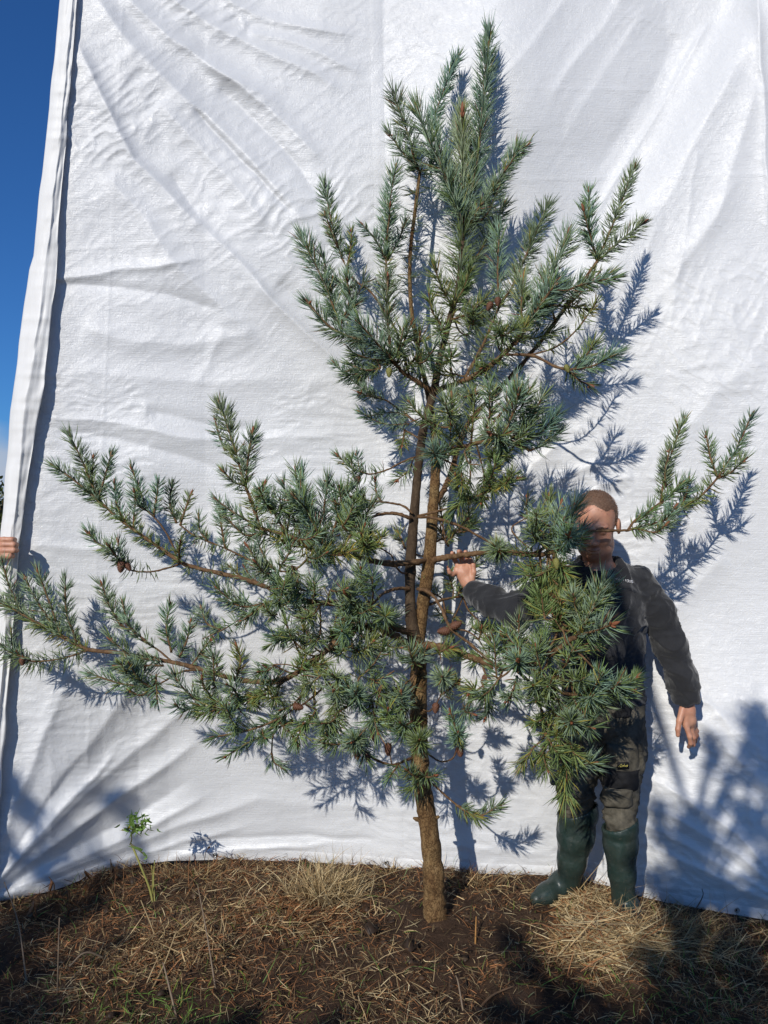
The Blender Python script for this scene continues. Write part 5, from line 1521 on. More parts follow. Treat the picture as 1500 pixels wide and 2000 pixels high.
# --- the man with his hand on the branch
q = lambda *a: P(*a)
J = dict(
    torso=[(q(1168, 1122, 3.19), .070), (q(1169, 1160, 3.21), .168), (q(1171, 1215, 3.21), .176), (q(1174, 1290, 3.21), .160), (q(1178, 1355, 3.21), .166)],
    arm_l=[(q(1246, 1140, 3.22), .066), (q(1280, 1195, 3.23), .064), (q(1310, 1258, 3.23), .058), (q(1330, 1320, 3.21), .056), (q(1342, 1368, 3.2), .046)],
    arm_r=[(q(1092, 1138, 3.2), .066), (q(1045, 1170, 3.10), .062), (q(1003, 1193, 3.02), .056), (q(960, 1176, 3.09), .050), (q(926, 1156, 3.18), .042)],
    leg_l=[(q(1216, 1405, 3.21), .094), (q(1217, 1470, 3.19), .088), (q(1211, 1550, 3.14), .070), (q(1211, 1606, 3.11), .052), (q(1212, 1640, 3.115), .034), (q(1212, 1690, 3.12), .030)],
    leg_r=[(q(1142, 1405, 3.22), .092), (q(1131, 1470, 3.23), .078), (q(1125, 1545, 3.25), .070), (q(1127, 1585, 3.27), .060), (q(1126, 1620, 3.28), .040), (q(1121, 1660, 3.29), .032)],
    boot_l=[(q(1211, 1606, 3.11), .071), (q(1212, 1650, 3.115), .066), (q(1215, 1705, 3.125), .053), (q(1217, 1752, 3.14), .046)],
    foot_l=[(gp(1214, 1782, .045), .044), (gp(1226, 1800, .05), .046), (gp(1238, 1820, .036), .038), (gp(1248, 1838, .028), .028)],
    boot_r=[(q(1128, 1578, 3.27), .084), (q(1125, 1630, 3.28), .077), (q(1117, 1680, 3.30), .060), (q(1112, 1716, 3.32), .048)],
    foot_r=[(gp(1125, 1742, .045), .045), (gp(1098, 1750, .055), .048), (gp(1068, 1762, .036), .038), (gp(1048, 1769, .028), .028)],
)
# left hand hanging with the thumb side to the front
J['hand_l_palm'] = [(q(1342, 1366, 3.2), .028), (q(1343, 1388, 3.2), .030), (q(1345, 1408, 3.2), .029), (q(1347, 1420, 3.21), .022)]
J['hand_l_palm2'] = [(q(1338, 1392, 3.18), .017), (q(1340, 1416, 3.18), .015)]
J['hand_l_thumb'] = [(q(1334, 1384, 3.18), .016), (q(1327, 1408, 3.165), .0125), (q(1324, 1424, 3.16), .0105), (q(1324, 1436, 3.16), .0085)]
J['hand_l_index'] = [(q(1340, 1416, 3.175), .0125), (q(1347, 1438, 3.165), .0105), (q(1349, 1452, 3.175), .0095), (q(1345, 1459, 3.2), .008)]
J['hand_l_middle'] = [(q(1349, 1420, 3.195), .0125), (q(1355, 1440, 3.19), .0105), (q(1354, 1454, 3.21), .0095), (q(1349, 1456, 3.235), .008)]
J['hand_l_ring'] = [(q(1353, 1418, 3.22), .012), (q(1360, 1436, 3.22), .010), (q(1357, 1448, 3.24), .009), (q(1352, 1448, 3.255), .0075)]
J['hand_l_little'] = [(q(1355, 1414, 3.24), .010), (q(1361, 1428, 3.245), .0085), (q(1358, 1440, 3.26), .0075), (q(1354, 1440, 3.27), .0065)]
# right hand reaching up behind the branch, palm to the front, fingertips hooked over it
J['hand_r_palm'] = [(q(924, 1153, 3.185), .025), (q(914, 1136, 3.2), .026), (q(905, 1118, 3.205), .025), (q(902, 1108, 3.205), .018)]
J['hand_r_palm2'] = [(q(918, 1138, 3.195), .018), (q(914, 1110, 3.2), .015)]
J['hand_r_palm3'] = [(q(908, 1138, 3.2), .018), (q(892, 1112, 3.2), .014)]
J['hand_r_index'] = [(q(914, 1108, 3.2), .0115), (q(914, 1092, 3.21), .0100), (q(911, 1080, 3.195), .0095), (q(909, 1078, 3.165), .0085)]
J['hand_r_middle'] = [(q(905, 1106, 3.205), .0118), (q(901, 1090, 3.212), .0102), (q(898, 1078, 3.197), .0098), (q(896, 1077, 3.165), .0088)]
J['hand_r_ring'] = [(q(896, 1108, 3.205), .0112), (q(888, 1094, 3.21), .0098), (q(884, 1082, 3.197), .0094), (q(883, 1080, 3.165), .0085)]
J['hand_r_little'] = [(q(891, 1118, 3.195), .0105), (q(884, 1122, 3.178), .0088), (q(878, 1118, 3.165), .0080), (q(876, 1112, 3.160), .0075)]
J['hand_r_thumb'] = [(q(920, 1136, 3.19), .015), (q(925, 1118, 3.185), .0120), (q(924, 1104, 3.19), .0100), (q(920, 1094, 3.2), .0085)]
hc = q(1163, 1024, 3.14)
man, shirt, trou, put = person('person', gp(1165, 1770), J, 'man in black sweatshirt and green rubber boots holding the pine branch', hc, rot_face((-.34, -.86, -.36)), dict(shirt=M['shirt'], trousers=M['trousers'], boot=M['boot']))

# pockets, knee patch and trouser label
def cushion(nm, cx, cy, d, wx, hz, th, mat, par, tilt=0.0, n=2.6, seed=1):
    """a sewn on pocket: a soft flat box following the leg"""
    c = P(cx, cy, d); a = wx / F * d / 2; b_ = hz / F * d / 2
    u, v_ = np.meshgrid(np.linspace(-1, 1, 15), np.linspace(-1, 1, 15))
    prof = (1 - np.abs(u) ** 5) * (1 - np.abs(v_) ** 5)
    yy = -th * np.sqrt(np.maximum(prof, 0)) + .030 * (u * a / .07) ** 2 + (vnoise2(u * 2.2 + seed, v_ * 2.2, seed) - .5) * .012
    xx = u * a + v_ * tilt * a; V = np.stack([xx, yy, v_ * b_], -1).reshape(-1, 3) + c
    i = (np.arange(14)[:, None] * 15 + np.arange(14)[None]).ravel()
    Q = np.stack([i, i + 1, i + 16, i + 15], -1)
    V2 = V + np.array([0, .012, 0]) + (c - V) * np.array([0, 0, 0])
    rim = np.concatenate([np.arange(15), np.arange(29, 225, 15), np.arange(223, 209, -1), np.arange(195, 0, -15)])
    r2 = np.roll(rim, -1)
    Vb = V[rim] + np.array([0, .03, 0])
    nb = np.arange(len(rim)) + 225; nb2 = np.roll(nb, -1)
    o = link(nm, mesh_np(nm, np.vstack([V, Vb]), np.vstack([Q, np.stack([r2, rim, nb, nb2], -1)])), mat)
    o.parent = par
    return o, c, yy
cushion('pocket', 1228, 1428, 3.105, 74, 92, .020, M['trousers'], trou, .05, seed=3)
cushion('pocket_flap', 1214, 1392, 3.095, 66, 30, .010, M['black_cloth'], trou, 0, seed=5)
kp, kc, _ = cushion('pocket', 1222, 1488, 3.085, 64, 62, .016, M['trousers'], trou, 0, seed=7)
kp['label'] = 'olive thigh pocket with a small black label'
cushion('knee_patch', 1220, 1528, 3.065, 68, 42, .012, M['black_cloth'], trou, 0, seed=9)
cushion('knee_patch', 1212, 1560, 3.055, 56, 36, .012, M['trousers'], trou, 0, seed=11)
cushion('knee_patch', 1126, 1538, 3.165, 58, 46, .014, M['trousers'], trou, 0, seed=13)
cushion('pocket', 1098, 1500, 3.19, 40, 70, .016, M['navy_cloth'], trou, 0, seed=15)
lb_c = P(1217, 1495, 3.062)
def slab(nm, c, wx, hz, mat, par, th=.002):
    V = np.array([c + np.array([x, y, z]) for y in (-th, th) for x, z in ((-wx, -hz), (wx, -hz), (wx, hz), (-wx, hz))])
    o = link(nm, mesh_np(nm, V, np.array([[0, 1, 2, 3], [7, 6, 5, 4], [0, 4, 5, 1], [1, 5, 6, 2], [2, 6, 7, 3], [3, 7, 4, 0]])), mat, smooth=False)
    o.parent = par
    return o
lab = slab('label_patch', lb_c, .0225, .0125, M['black_cloth'], kp, .003)
A = Acc()   # script lettering on the label, as strokes
for st_ in ([(-.019, -.004), (-.012, .003), (-.006, .006), (-.010, -.001), (-.013, -.005), (-.004, -.003)], [(-.004, -.003), (-.001, .001), (-.004, -.001), (0, -.003)], [(.004, .007), (.002, -.003), (.000, .000), (.003, .001)], [(.005, .001), (.006, -.003), (.009, -.002), (.010, .002)], [(.018, .003), (.013, .001), (.017, -.001), (.012, -.004)]):
    c_ = catmull(np.array([[lb_c[0] + x, lb_c[1] - .0036, lb_c[2] + z] for x, z in st_]), 4)
    A.add(*tube(c_, np.full(len(c_), .0009), 5))
o = link('lettering', A.mesh('lettering'), M['yellow_print']); o.parent = trou; o['kind'] = 'stuff'
# small white print on the chest
A = Acc()
def stroke(pts):
    c_ = np.array(pts); A.add(*tube(c_, np.full(len(c_), .0010), 4))
x0 = 1203
for k, g in enumerate('----IOUS'):
    ox = (x0 + k * 4.3); oy = 1133 + k * 0.75
    p_ = lambda u, v_: P(ox + u * 3.2, oy - v_ * 4.4, 3.036 + .0009 * k)
    S = {'-': [[(0, .5), (.9, .5)]], 'I': [[(.5, 0), (.5, 1)]], 'O': [[(0, 0), (0, 1), (1, 1), (1, 0), (0, 0)]], 'U': [[(0, 1), (0, 0), (1, 0), (1, 1)]], 'S': [[(1, 1), (0, 1), (0, .5), (1, .5), (1, 0), (0, 0)]]}[g]
    for s_ in S: stroke([p_(*w2) for w2 in s_])
o = link('chest_print', A.mesh('chest_print'), M['white_print']); o.parent = shirt; o['kind'] = 'stuff'

# --- the helper at the edge of the sheet: only his fingers reach into the picture
bx = -330
q2 = lambda px, py, d: P(px, py, d)
J2 = dict(
    torso=[(q2(bx, 1085, 3.72), .070), (q2(bx, 1120, 3.74), .165), (q2(bx, 1170, 3.74), .172), (q2(bx, 1240, 3.74), .158), (q2(bx, 1300, 3.74), .164)],
    arm_l=[(q2(bx + 66, 1105, 3.74), .066), (q2(bx + 110, 1150, 3.66), .062), (q2(bx + 150, 1195, 3.56), .054), (q2(-110, 1130, 3.46), .047), (q2(-66, 1085, 3.38), .042)],
    arm_r=[(q2(bx - 66, 1105, 3.74), .066), (q2(bx - 90, 1160, 3.76), .062), (q2(bx - 100, 1215, 3.77), .056), (q2(bx - 98, 1270, 3.73), .050), (q2(bx - 94, 1310, 3.70), .042)],
    leg_l=[(q2(bx + 32, 1345, 3.74), .094), (q2(bx + 34, 1400, 3.74), .090), (q2(bx + 36, 1480, 3.72), .076), (q2(bx + 38, 1525, 3.72), .056), (q2(bx + 38, 1560, 3.72), .036), (q2(bx + 38, 1590, 3.73), .030)],
    leg_r=[(q2(bx - 32, 1345, 3.74), .094), (q2(bx - 34, 1400, 3.74), .090), (q2(bx - 36, 1480, 3.72), .076), (q2(bx - 38, 1525, 3.72), .056), (q2(bx - 38, 1560, 3.72), .036), (q2(bx - 38, 1590, 3.73), .030)],
    boot_l=[(q2(bx + 38, 1515, 3.72), .080), (q2(bx + 38, 1560, 3.72), .074), (q2(bx + 38, 1605, 3.74), .062), (q2(bx + 38, 1640, 3.75), .055)],
    boot_r=[(q2(bx - 38, 1515, 3.72), .080), (q2(bx - 38, 1560, 3.72), .074), (q2(bx - 38, 1605, 3.74), .062), (q2(bx - 38, 1640, 3.75), .055)],
)
for sd, o_ in (('l', 38), ('r', -38)):
    hx_ = q2(bx + o_, 1500, 3.75)[0]
    J2['foot_' + sd] = [(np.array([hx_, 3.79, .045]), .045), (np.array([hx_, 3.72, .055]), .048), (np.array([hx_, 3.60, .042]), .042), (np.array([hx_, 3.54, .034]), .034)]
J2['hand_l_palm'] = [(q2(-64, 1083, 3.37), .028), (q2(-44, 1074, 3.35), .030), (q2(-24, 1068, 3.335), .030), (q2(-14, 1068, 3.33), .022)]
J2['hand_l_palm2'] = [(q2(-40, 1064, 3.345), .018), (q2(-12, 1058, 3.325), .014)]
J2['hand_l_palm3'] = [(q2(-40, 1082, 3.345), .018), (q2(-14, 1082, 3.325), .014)]
for nm_, y_, ln_ in (('index', 1054, 27), ('middle', 1064, 31), ('ring', 1075, 31), ('little', 1086, 23)):
    J2['hand_l_' + nm_] = [(q2(-14, y_, 3.325), .0125), (q2(8, y_, 3.292), .0122), (q2(ln_ - 4, y_, 3.292), .0118), (q2(ln_ + 1, y_, 3.315), .0100), (q2(ln_ - 2, y_, 3.34), .009)]
J2['hand_l_thumb'] = [(q2(-42, 1056, 3.37), .015), (q2(-22, 1050, 3.40), .012), (q2(-4, 1052, 3.42), .0105), (q2(8, 1056, 3.425), .009)]
J2['hand_r_palm'] = [(q2(bx - 94, 1308, 3.7), .028), (q2(bx - 93, 1330, 3.69), .030), (q2(bx - 92, 1348, 3.69), .024)]
for k_, nm_ in enumerate(('index', 'middle', 'ring', 'little')):
    J2['hand_r_' + nm_] = [(q2(bx - 96, 1346, 3.665 + .018 * k_), .0115), (q2(bx - 98, 1364, 3.66 + .018 * k_), .010), (q2(bx - 94, 1378, 3.66 + .018 * k_), .0085)]
J2['hand_r_thumb'] = [(q2(bx - 86, 1328, 3.66), .014), (q2(bx - 80, 1346, 3.64), .0115), (q2(bx - 80, 1360, 3.635), .009)]
person('person', (P(bx, 1300, 3.74)[0], 3.74, 0.0), J2, 'helper in dark clothes gripping the edge flap of the white sheet', q2(bx + 2, 1010, 3.68), rot_face((.15, -.95, -.05)), dict(shirt=M['navy_cloth'], trousers=M['trousers'], boot=M['boot']))
# ------------------------------------------------------------------ dead grass, litter, weeds
STRAW = np.array([0.46, 0.33, 0.165]); RUST = np.array([0.26, 0.115, 0.045]); DBROWN = np.array([0.115, 0.068, 0.036]); GRASS = np.array([0.13, 0.22, 0.045]); PALE = np.array([0.55, 0.44, 0.25])
def pxy(x, y):
    """photo column/row of a ground point"""
    return 750 + F * x / y, HOR + F * CAM_H / y
def scatter(name, n, xr, yr, ln, wd, lift, cols, dens, label, cat, curl=0.25, seed=1, seg=3, mat='dry'):
    r = np.random.default_rng(seed)
    x = r.uniform(*xr, n); y = r.uniform(*yr, n)
    X_, Y_ = pxy(x, y)
    keep = r.random(n) < dens(X_, Y_, x, y)
    x = x[keep]; y = y[keep]; n = len(x)
    a = r.uniform(0, 2 * np.pi, n); el = np.abs(r.normal(0, lift, n))
    dv = np.stack([np.cos(a) * np.cos(el), np.sin(a) * np.cos(el), np.sin(el)], 1)
    L = r.uniform(*ln, n) * r.uniform(.5, 1, n)
    base = np.stack([x, y, gh(x, y) + r.uniform(-.002, .016, n)], 1)
    bend = r.normal(size=(n, 3)) * curl; bend[:, 2] = -np.abs(bend[:, 2]) * .8 * (el > .3)
    ci = r.choice(len(cols), n, p=np.array([c[1] for c in cols]) / sum(c[1] for c in cols))
    C = np.array([c[0] for c in cols])[ci] * np.clip(r.normal(1, .28, n), .4, 1.8)[:, None]
    V, Q, C = blades(base, dv, L, r.uniform(*wd, n), bend, C, seg, axis=r.normal(size=(n, 3)) * .5 + np.array([0, 0, 1.0]))
    o = link(name, mesh_np(name, V, Q, None, C), M[mat]); tag(o, label, cat, kind='stuff')
    return o
soil = lambda X_, Y_: np.exp(-(((X_ - 860) / 170) ** 2 + ((Y_ - 1800) / 85) ** 2))
scatter('brown_litter', 95000, (-2.6, 2.6), (2.2, 4.1), (.015, .06), (.0014, .0034), .45, [(RUST * 1.25, 3.4), (DBROWN, 3.4), (STRAW * .75, 1.6)], lambda X_, Y_, x, y: (.28 + .72 * sstep(.3, .62, vnoise2(x * 5.5, y * 5.5, 66))) * (1 - .75 * soil(X_, Y_)), 'rust brown litter of dead needles and stalks on the soil', 'litter', .5, 2, 2)
scatter('dead_straw', 30000, (-2.6, 2.6), (2.2, 4.1), (.04, .13), (.0016, .0040), .42, [(STRAW, 4), (PALE, 1.5), (RUST, 1.2), (DBROWN, 2)], lambda X_, Y_, x, y: np.clip(.16 + .62 * sstep(.42, .66, vnoise2(x * 2.6, y * 2.6, 61)) + .5 * np.exp(-(((X_ - 1180) / 200) ** 2 + ((Y_ - 1860) / 110) ** 2)) + .25 * np.exp(-(((X_ - 600) / 160) ** 2 + ((Y_ - 1760) / 70) ** 2)), 0, 1) * (1 - .85 * soil(X_, Y_)), 'tangled dead straw lying over the ground', 'straw', .35, 3)
scatter('dead_grass', 22000, (-2.6, 2.6), (2.2, 4.0), (.05, .13), (.0014, .003), .9, [(STRAW * .8, 2), (RUST, 2), (DBROWN, 3)], lambda X_, Y_, x, y: np.clip(.1 + .35 * sstep(.45, .6, vnoise2(x * 3.3, y * 3.3, 62)) + .75 * np.exp(-(((X_ - 200) / 260) ** 2 + ((Y_ - 1735) / 45) ** 2)), 0, 1) * (1 - soil(X_, Y_)), 'short brown dead grass standing in patches', 'grass', .4, 4)
scatter('green_grass', 26000, (-2.6, 2.6), (2.1, 3.9), (.03, .11), (.0018, .0038), 1.1, [(GRASS, 3), (GRASS * np.array([1.3, 1.1, .8]), 1.5), (STRAW * .8, .5)], lambda X_, Y_, x, y: np.clip(1.0 * np.exp(-(((X_ - 320) / 190) ** 2 + ((Y_ - 2000) / 60) ** 2)) + .5 * np.exp(-(((X_ - 1380) / 120) ** 2 + ((Y_ - 1960) / 90) ** 2)) + .05 + .14 * (vnoise2(x * 4, y * 4, 63) > .62), 0, 1) * (1 - .9 * soil(X_, Y_)), 'short green grass coming through the dead straw', 'grass', .35, 5, mat='leaf')
# clods of soil
r = np.random.default_rng(8); A = Acc()
for k in range(1500):
    x = r.uniform(-2.4, 2.4); y = r.uniform(2.3, 3.7); X_, Y_ = pxy(x, y)
    if r.random() > .25 + .75 * soil(X_, Y_): continue
    s = r.uniform(.004, .016) * (1 if r.random() < .9 else 1.8)
    V = np.array([[1, 0, 0], [-1, 0, 0], [0, 1, 0], [0, -1, 0], [0, 0, 1], [0, 0, -1], [.7, .7, .5], [-.7, .6, .5], [.6, -.7, .5], [-.6, -.7, .6]]) * (1 + .35 * r.normal(size=(10, 3))) * s * np.array([1, 1, .7])
    A.add(V + np.array([x, y, float(gh(x, y)) + s * .3]), None, np.array([[4, 6, 7], [4, 7, 9], [4, 9, 8], [4, 8, 6], [0, 6, 8], [1, 9, 7], [2, 7, 6], [3, 8, 9], [0, 2, 6], [2, 1, 7], [1, 3, 9], [3, 0, 8]]), np.array([.05, .03, .018]) * r.uniform(.6, 1.5))
o = link('soil_crumbs', A.mesh('soil_crumbs'), M['dry'], smooth=False); tag(o, 'crumbs of dark soil strewn round the trunk', 'soil', kind='stuff')

def tuft(px_, py_, n, h, spread, lean, cols, label, seed, flat=.3):
    r = np.random.default_rng(seed); c = gp(px_, py_)
    x = c[0] + r.normal(0, spread[0], n); y = c[1] + r.normal(0, spread[1], n)
    base = np.stack([x, y, gh(x, y) - .004], 1)
    dv = np.stack([(x - c[0]) / spread[0] * .28 + lean[0] + r.normal(0, flat, n), (y - c[1]) / spread[1] * .2 + lean[1] + r.normal(0, flat, n), np.ones(n)], 1); dv /= np.linalg.norm(dv, axis=1)[:, None]
    L = h * r.uniform(.35, 1.1, n)
    bend = r.normal(size=(n, 3)) * .35; bend[:, 2] = -np.abs(r.normal(0, .35, n))
    C = np.array(cols)[r.integers(0, len(cols), n)] * np.clip(r.normal(1, .22, n), .5, 1.6)[:, None]
    V, Q, C = blades(base, dv, L, r.uniform(.0016, .004, n), bend, C, 4)
    o = link('dry_grass_tuft', mesh_np('dry_grass_tuft', V, Q, None, C), M['dry']); tag(o, label, 'grass tuft', 'tufts of dry grass')
    return o
tuft(640, 1760, 750, .20, (.075, .05), (.1, -.2), [STRAW, PALE, STRAW * .8], 'pale upright tuft of dry grass left of the trunk below the hem', 21)
def heap(px_, py_, n, rx, ry, hz, az, ln, label, seed, cols=(STRAW, PALE, STRAW * .75, RUST)):
    """matted, trodden heap of straw: blades lie every way, most along az"""
    r = np.random.default_rng(seed); c = gp(px_, py_)
    a = r.uniform(0, 2 * np.pi, n); q_ = np.sqrt(r.random(n))
    x = c[0] + rx * q_ * np.cos(a) * (1 + .2 * r.normal(size=n)); y = c[1] + ry * q_ * np.sin(a) * (1 + .2 * r.normal(size=n))
    z = gh(x, y) + hz * np.clip(1 - q_ ** 2, 0, 1) * r.random(n) * (.5 + vnoise2(x * 14, y * 14, seed))
    th = az + r.normal(0, .8, n); el = r.normal(.12, .3, n)
    dv = np.stack([np.cos(th) * np.cos(el), np.sin(th) * np.cos(el), np.sin(el)], 1)
    L = ln * r.uniform(.3, 1.2, n); base = np.stack([x, y, z], 1) - dv * (L * .5)[:, None]
    base[:, 2] = np.maximum(base[:, 2], gh(base[:, 0], base[:, 1]) - .004)
    bend = r.normal(size=(n, 3)) * .3; bend[:, 2] -= .15
    C = np.array(cols)[r.integers(0, len(cols), n)] * np.clip(r.normal(1, .25, n), .45, 1.6)[:, None]
    V, Q, C = blades(base, dv, L, r.uniform(.0018, .0046, n), bend, C, 4)
    o = link('straw_heap', mesh_np('straw_heap', V, Q, None, C), M['dry']); tag(o, label, 'straw', 'heaps of trodden straw')
heap(1165, 1785, 1300, .14, .12, .09, -1.0, .17, 'matted pale straw trodden down between the green boots', 22)
heap(1205, 1862, 2200, .20, .15, .11, -.7, .19, 'thick heap of pale straw lying in front of the boots', 23)
heap(1345, 1850, 900, .20, .12, .05, .25, .20, 'thin spread of straw under the right end of the sheet', 24, (STRAW, STRAW * .7, DBROWN))
heap(560, 1800, 1100, .28, .16, .035, .4, .09, 'low mat of rusty straw left of the trunk', 28, (STRAW, RUST, RUST, DBROWN))
heap(330, 1870, 1100, .26, .16, .035, 1.2, .10, 'low mat of brown stalks around the weed', 29, (STRAW, RUST, DBROWN, STRAW * .7))
tuft(360, 1712, 220, .14, (.10, .03), (0, -.2), [RUST, DBROWN, STRAW * .7], 'rusty brown tuft against the hem beside the green weed', 25)
tuft(930, 1730, 160, .12, (.07, .03), (.1, -.3), [RUST, STRAW, DBROWN], 'small brown tuft at the hem just right of the trunk', 26)
tuft(760, 1700, 60, .10, (.03, .02), (0, -.1), [STRAW, DBROWN], 'few thin dry blades below the eyelet', 27)

def stalk(pts, r0, col, label, bits=0, seed=0):
    """one dead stalk standing or leaning on the ground"""
    r = np.random.default_rng(seed + 100); A = Acc()
    c = catmull(np.array(pts), 6); A.add(*tube(c, np.linspace(r0, r0 * .5, len(c)), 6), col=col)
    o = link('dead_stalk', A.mesh('dead_stalk'), M['dry']); tag(o, label, 'stalk', 'dead stalks')
    if bits:
        n = bits; t = r.uniform(.35, 1, n); p = c[(t * (len(c) - 1)).astype(int)]
        dv = np.stack([r.normal(0, .6, n), r.normal(0, .4, n), -r.uniform(.2, 1.2, n)], 1); dv /= np.linalg.norm(dv, axis=1)[:, None]
        V, Q, C = blades(p, dv, r.uniform(.03, .08, n), r.uniform(.007, .016, n), r.normal(size=(n, 3)) * .4, np.array([RUST * .8, DBROWN])[r.integers(0, 2, n)] * r.uniform(.6, 1.3, n)[:, None], 3)
        l = link('leaves', mesh_np('leaves', V, Q, None, C), M['dry']); l.parent = o; l['kind'] = 'stuff'
    return o
def sp(*w): return [gp(w[0], w[1], -.005)] + [P(*z) for z in w[2]]
GREY = np.array([.22, .16, .105])
stalk(sp(52, 1915, [(35, 1800, 2.95), (8, 1722, 3.0)]), .0032, GREY, 'long brown stalk rising past the lower left corner of the sheet', 0, 1)
stalk(sp(112, 1945, [(114, 1860, 2.62), (116, 1792, 2.65)]), .003, GREY, 'bare straight stalk standing in the shade of the left corner', 0, 2)
stalk(sp(422, 1935, [(405, 1830, 2.75), (386, 1728, 2.85)]), .0034, GREY, 'tall bare stalk right of the green weed', 0, 3)
stalk(sp(200, 1822, [(200, 1790, 3.1), (201, 1775, 3.12)]), .0022, RUST, 'short reddish stalk in front of the dark left hem', 0, 4)
stalk(sp(318, 1880, [(300, 1820, 2.95), (275, 1758, 3.0)]), .0042, STRAW * .7, 'bent pale stalk leaning across the base of the weed', 0, 5)
stalk(sp(290, 1945, [(322, 1880, 2.75), (345, 1818, 2.8)]), .0036, STRAW * .8, 'pale stalk leaning right below the weed', 0, 6)
stalk(sp(345, 1985, [(325, 1905, 2.6), (318, 1880, 2.62)]), .004, GREY, 'thick grey stalk crossing below the weed', 0, 7)
stalk(sp(225, 1880, [(170, 1860, 2.78), (135, 1888, 2.74)]), .0045, GREY, 'fallen curved stalk lying on the left', 0, 8)
stalk(sp(705, 1772, [(690, 1730, 3.3), (682, 1690, 3.4)]), .0022, STRAW, 'thin yellow stalk beside the pale tuft', 0, 9)
stalk(sp(928, 1855, [(929, 1820, 2.98), (930, 1790, 3.0)]), .0042, np.array([.40, .20, .06]), 'orange stub of stalk in bare soil right of the trunk', 0, 10)
stalk(sp(905, 1975, [(895, 1920, 2.6), (890, 1905, 2.62)]), .0035, GREY, 'grey stub at the foot of the bare soil', 0, 11)
stalk(sp(930, 1975, [(960, 1945, 2.6), (1005, 1925, 2.62)]), .0055, DBROWN * 1.4, 'dark fallen stick in the soil below the trunk', 0, 12)
stalk(sp(1320, 1838, [(1350, 1790, 3.05), (1372, 1752, 3.08), (1371, 1735, 3.09)]), .003, DBROWN, 'curved dark stalk against the right end of the sheet', 0, 13)
stalk(sp(1490, 1868, [(1400, 1882, 2.84), (1350, 1888, 2.82)]), .0025, STRAW, 'long pale stem lying flat at the right', 0, 14)
stalk(sp(100, 1760, [(106, 1730, 3.3), (95, 1712, 3.3)]), .003, DBROWN, 'withered dark weed stem with curled leaves at the left corner', 7, 15)
stalk(sp(160, 1745, [(168, 1720, 3.36), (165, 1698, 3.37)]), .0025, RUST, 'withered rusty weed stem before the left hem', 9, 16)
stalk(sp(215, 1738, [(222, 1705, 3.4), (215, 1678, 3.42)]), .0025, DBROWN, 'withered weed stem with dangling leaves beside the green weed', 9, 17)
stalk(sp(130, 1790, [(135, 1762, 3.15), (132, 1735, 3.18)]), .0025, RUST, 'drooping rusty leaves on a dead stem below the left hem', 10, 18)
stalk(sp(60, 1800, [(66, 1775, 3.1), (64, 1745, 3.12)]), .0025, DBROWN, 'dead leafy stem in the dark left corner', 9, 19)
stalk(sp(370, 1745, [(368, 1700, 3.4), (371, 1672, 3.42)]), .002, RUST, 'thin red stem touching the hem right of the weed', 0, 20)
stalk(sp(398, 1700, [(402, 1665, 3.55), (415, 1645, 3.56)]), .002, DBROWN, 'fine dark seed stalk against the hem', 2, 21)
# dropped broken stalk with the brown leaf by the boots
stalk(sp(1100, 1872, [(1094, 1850, 2.92), (1085, 1832, 2.95)]), .005, np.array([.32, .12, .05]), 'rusty withered leaf stalk in front of the boots', 4, 22)

# --- the green weed
wd = empty('weed', gp(300, 1762)); tag(wd, 'bent yellow stemmed weed with a green leafy top against the sheet', 'weed')
A = Acc()
for pts, r0 in (([gp(300, 1765, -.01), P(292, 1735, 3.3), P(275, 1692, 3.3), P(258, 1652, 3.32), P(254, 1648, 3.32)], .0052), ([gp(303, 1765, -.01), P(300, 1720, 3.32), P(302, 1680, 3.34)], .003), ([gp(297, 1762, -.01), P(298, 1715, 3.3), P(296, 1690, 3.3)], .0025)):
    c = catmull(np.array(pts), 6); A.add(*tube(c, np.linspace(r0, r0 * .7, len(c)), 6), col=np.array([.34, .32, .09]))
o = link('stem', A.mesh('stem'), M['leaf']); adopt(o, wd)
A = Acc()
for pts, r0 in (([P(254, 1648, 3.32), P(266, 1656, 3.31), P(285, 1672, 3.3)], .004), ([P(254, 1650, 3.32), P(257, 1640, 3.31), P(258, 1625, 3.3), P(270, 1612, 3.29), P(292, 1600, 3.29)], .0028), ([P(258, 1628, 3.3), P(248, 1618, 3.3), P(240, 1617, 3.3)], .002)):
    c = catmull(np.array(pts), 6); A.add(*tube(c, np.linspace(r0, r0 * .6, len(c)), 6), col=np.array([.13, .12, .05]))
o = link('side_stem', A.mesh('side_stem'), M['leaf']); adopt(o, wd)
r = np.random.default_rng(31)
lm = {}
for k in range(80):
    if k < 36 or k > 46: c = P(r.normal(270, 16), r.normal(1610, 10), r.uniform(3.26, 3.32))
    elif k < 40: c = P(r.normal(242, 5), r.normal(1617, 2), 3.3)
    else: c = P(r.normal(275, 8), r.normal(1668, 8), 3.29)
    dv = r.normal(size=3) + np.array([.5 if k < 36 else -.3, -.5, .1]); dv /= np.linalg.norm(dv)
    col = GRASS * r.uniform(.7, 1.5) if not 36 <= k < 40 else np.array([.35, .3, .04])
    V, Q, C = blades(c[None], dv[None], np.array([r.uniform(.024, .044)]), np.array([r.uniform(.009, .015)]), r.normal(size=(1, 3)) * .4, np.array([col]), 4)
    o = link('leaf', mesh_np('leaf', V, Q, None, C), M['leaf']); adopt(o, wd)

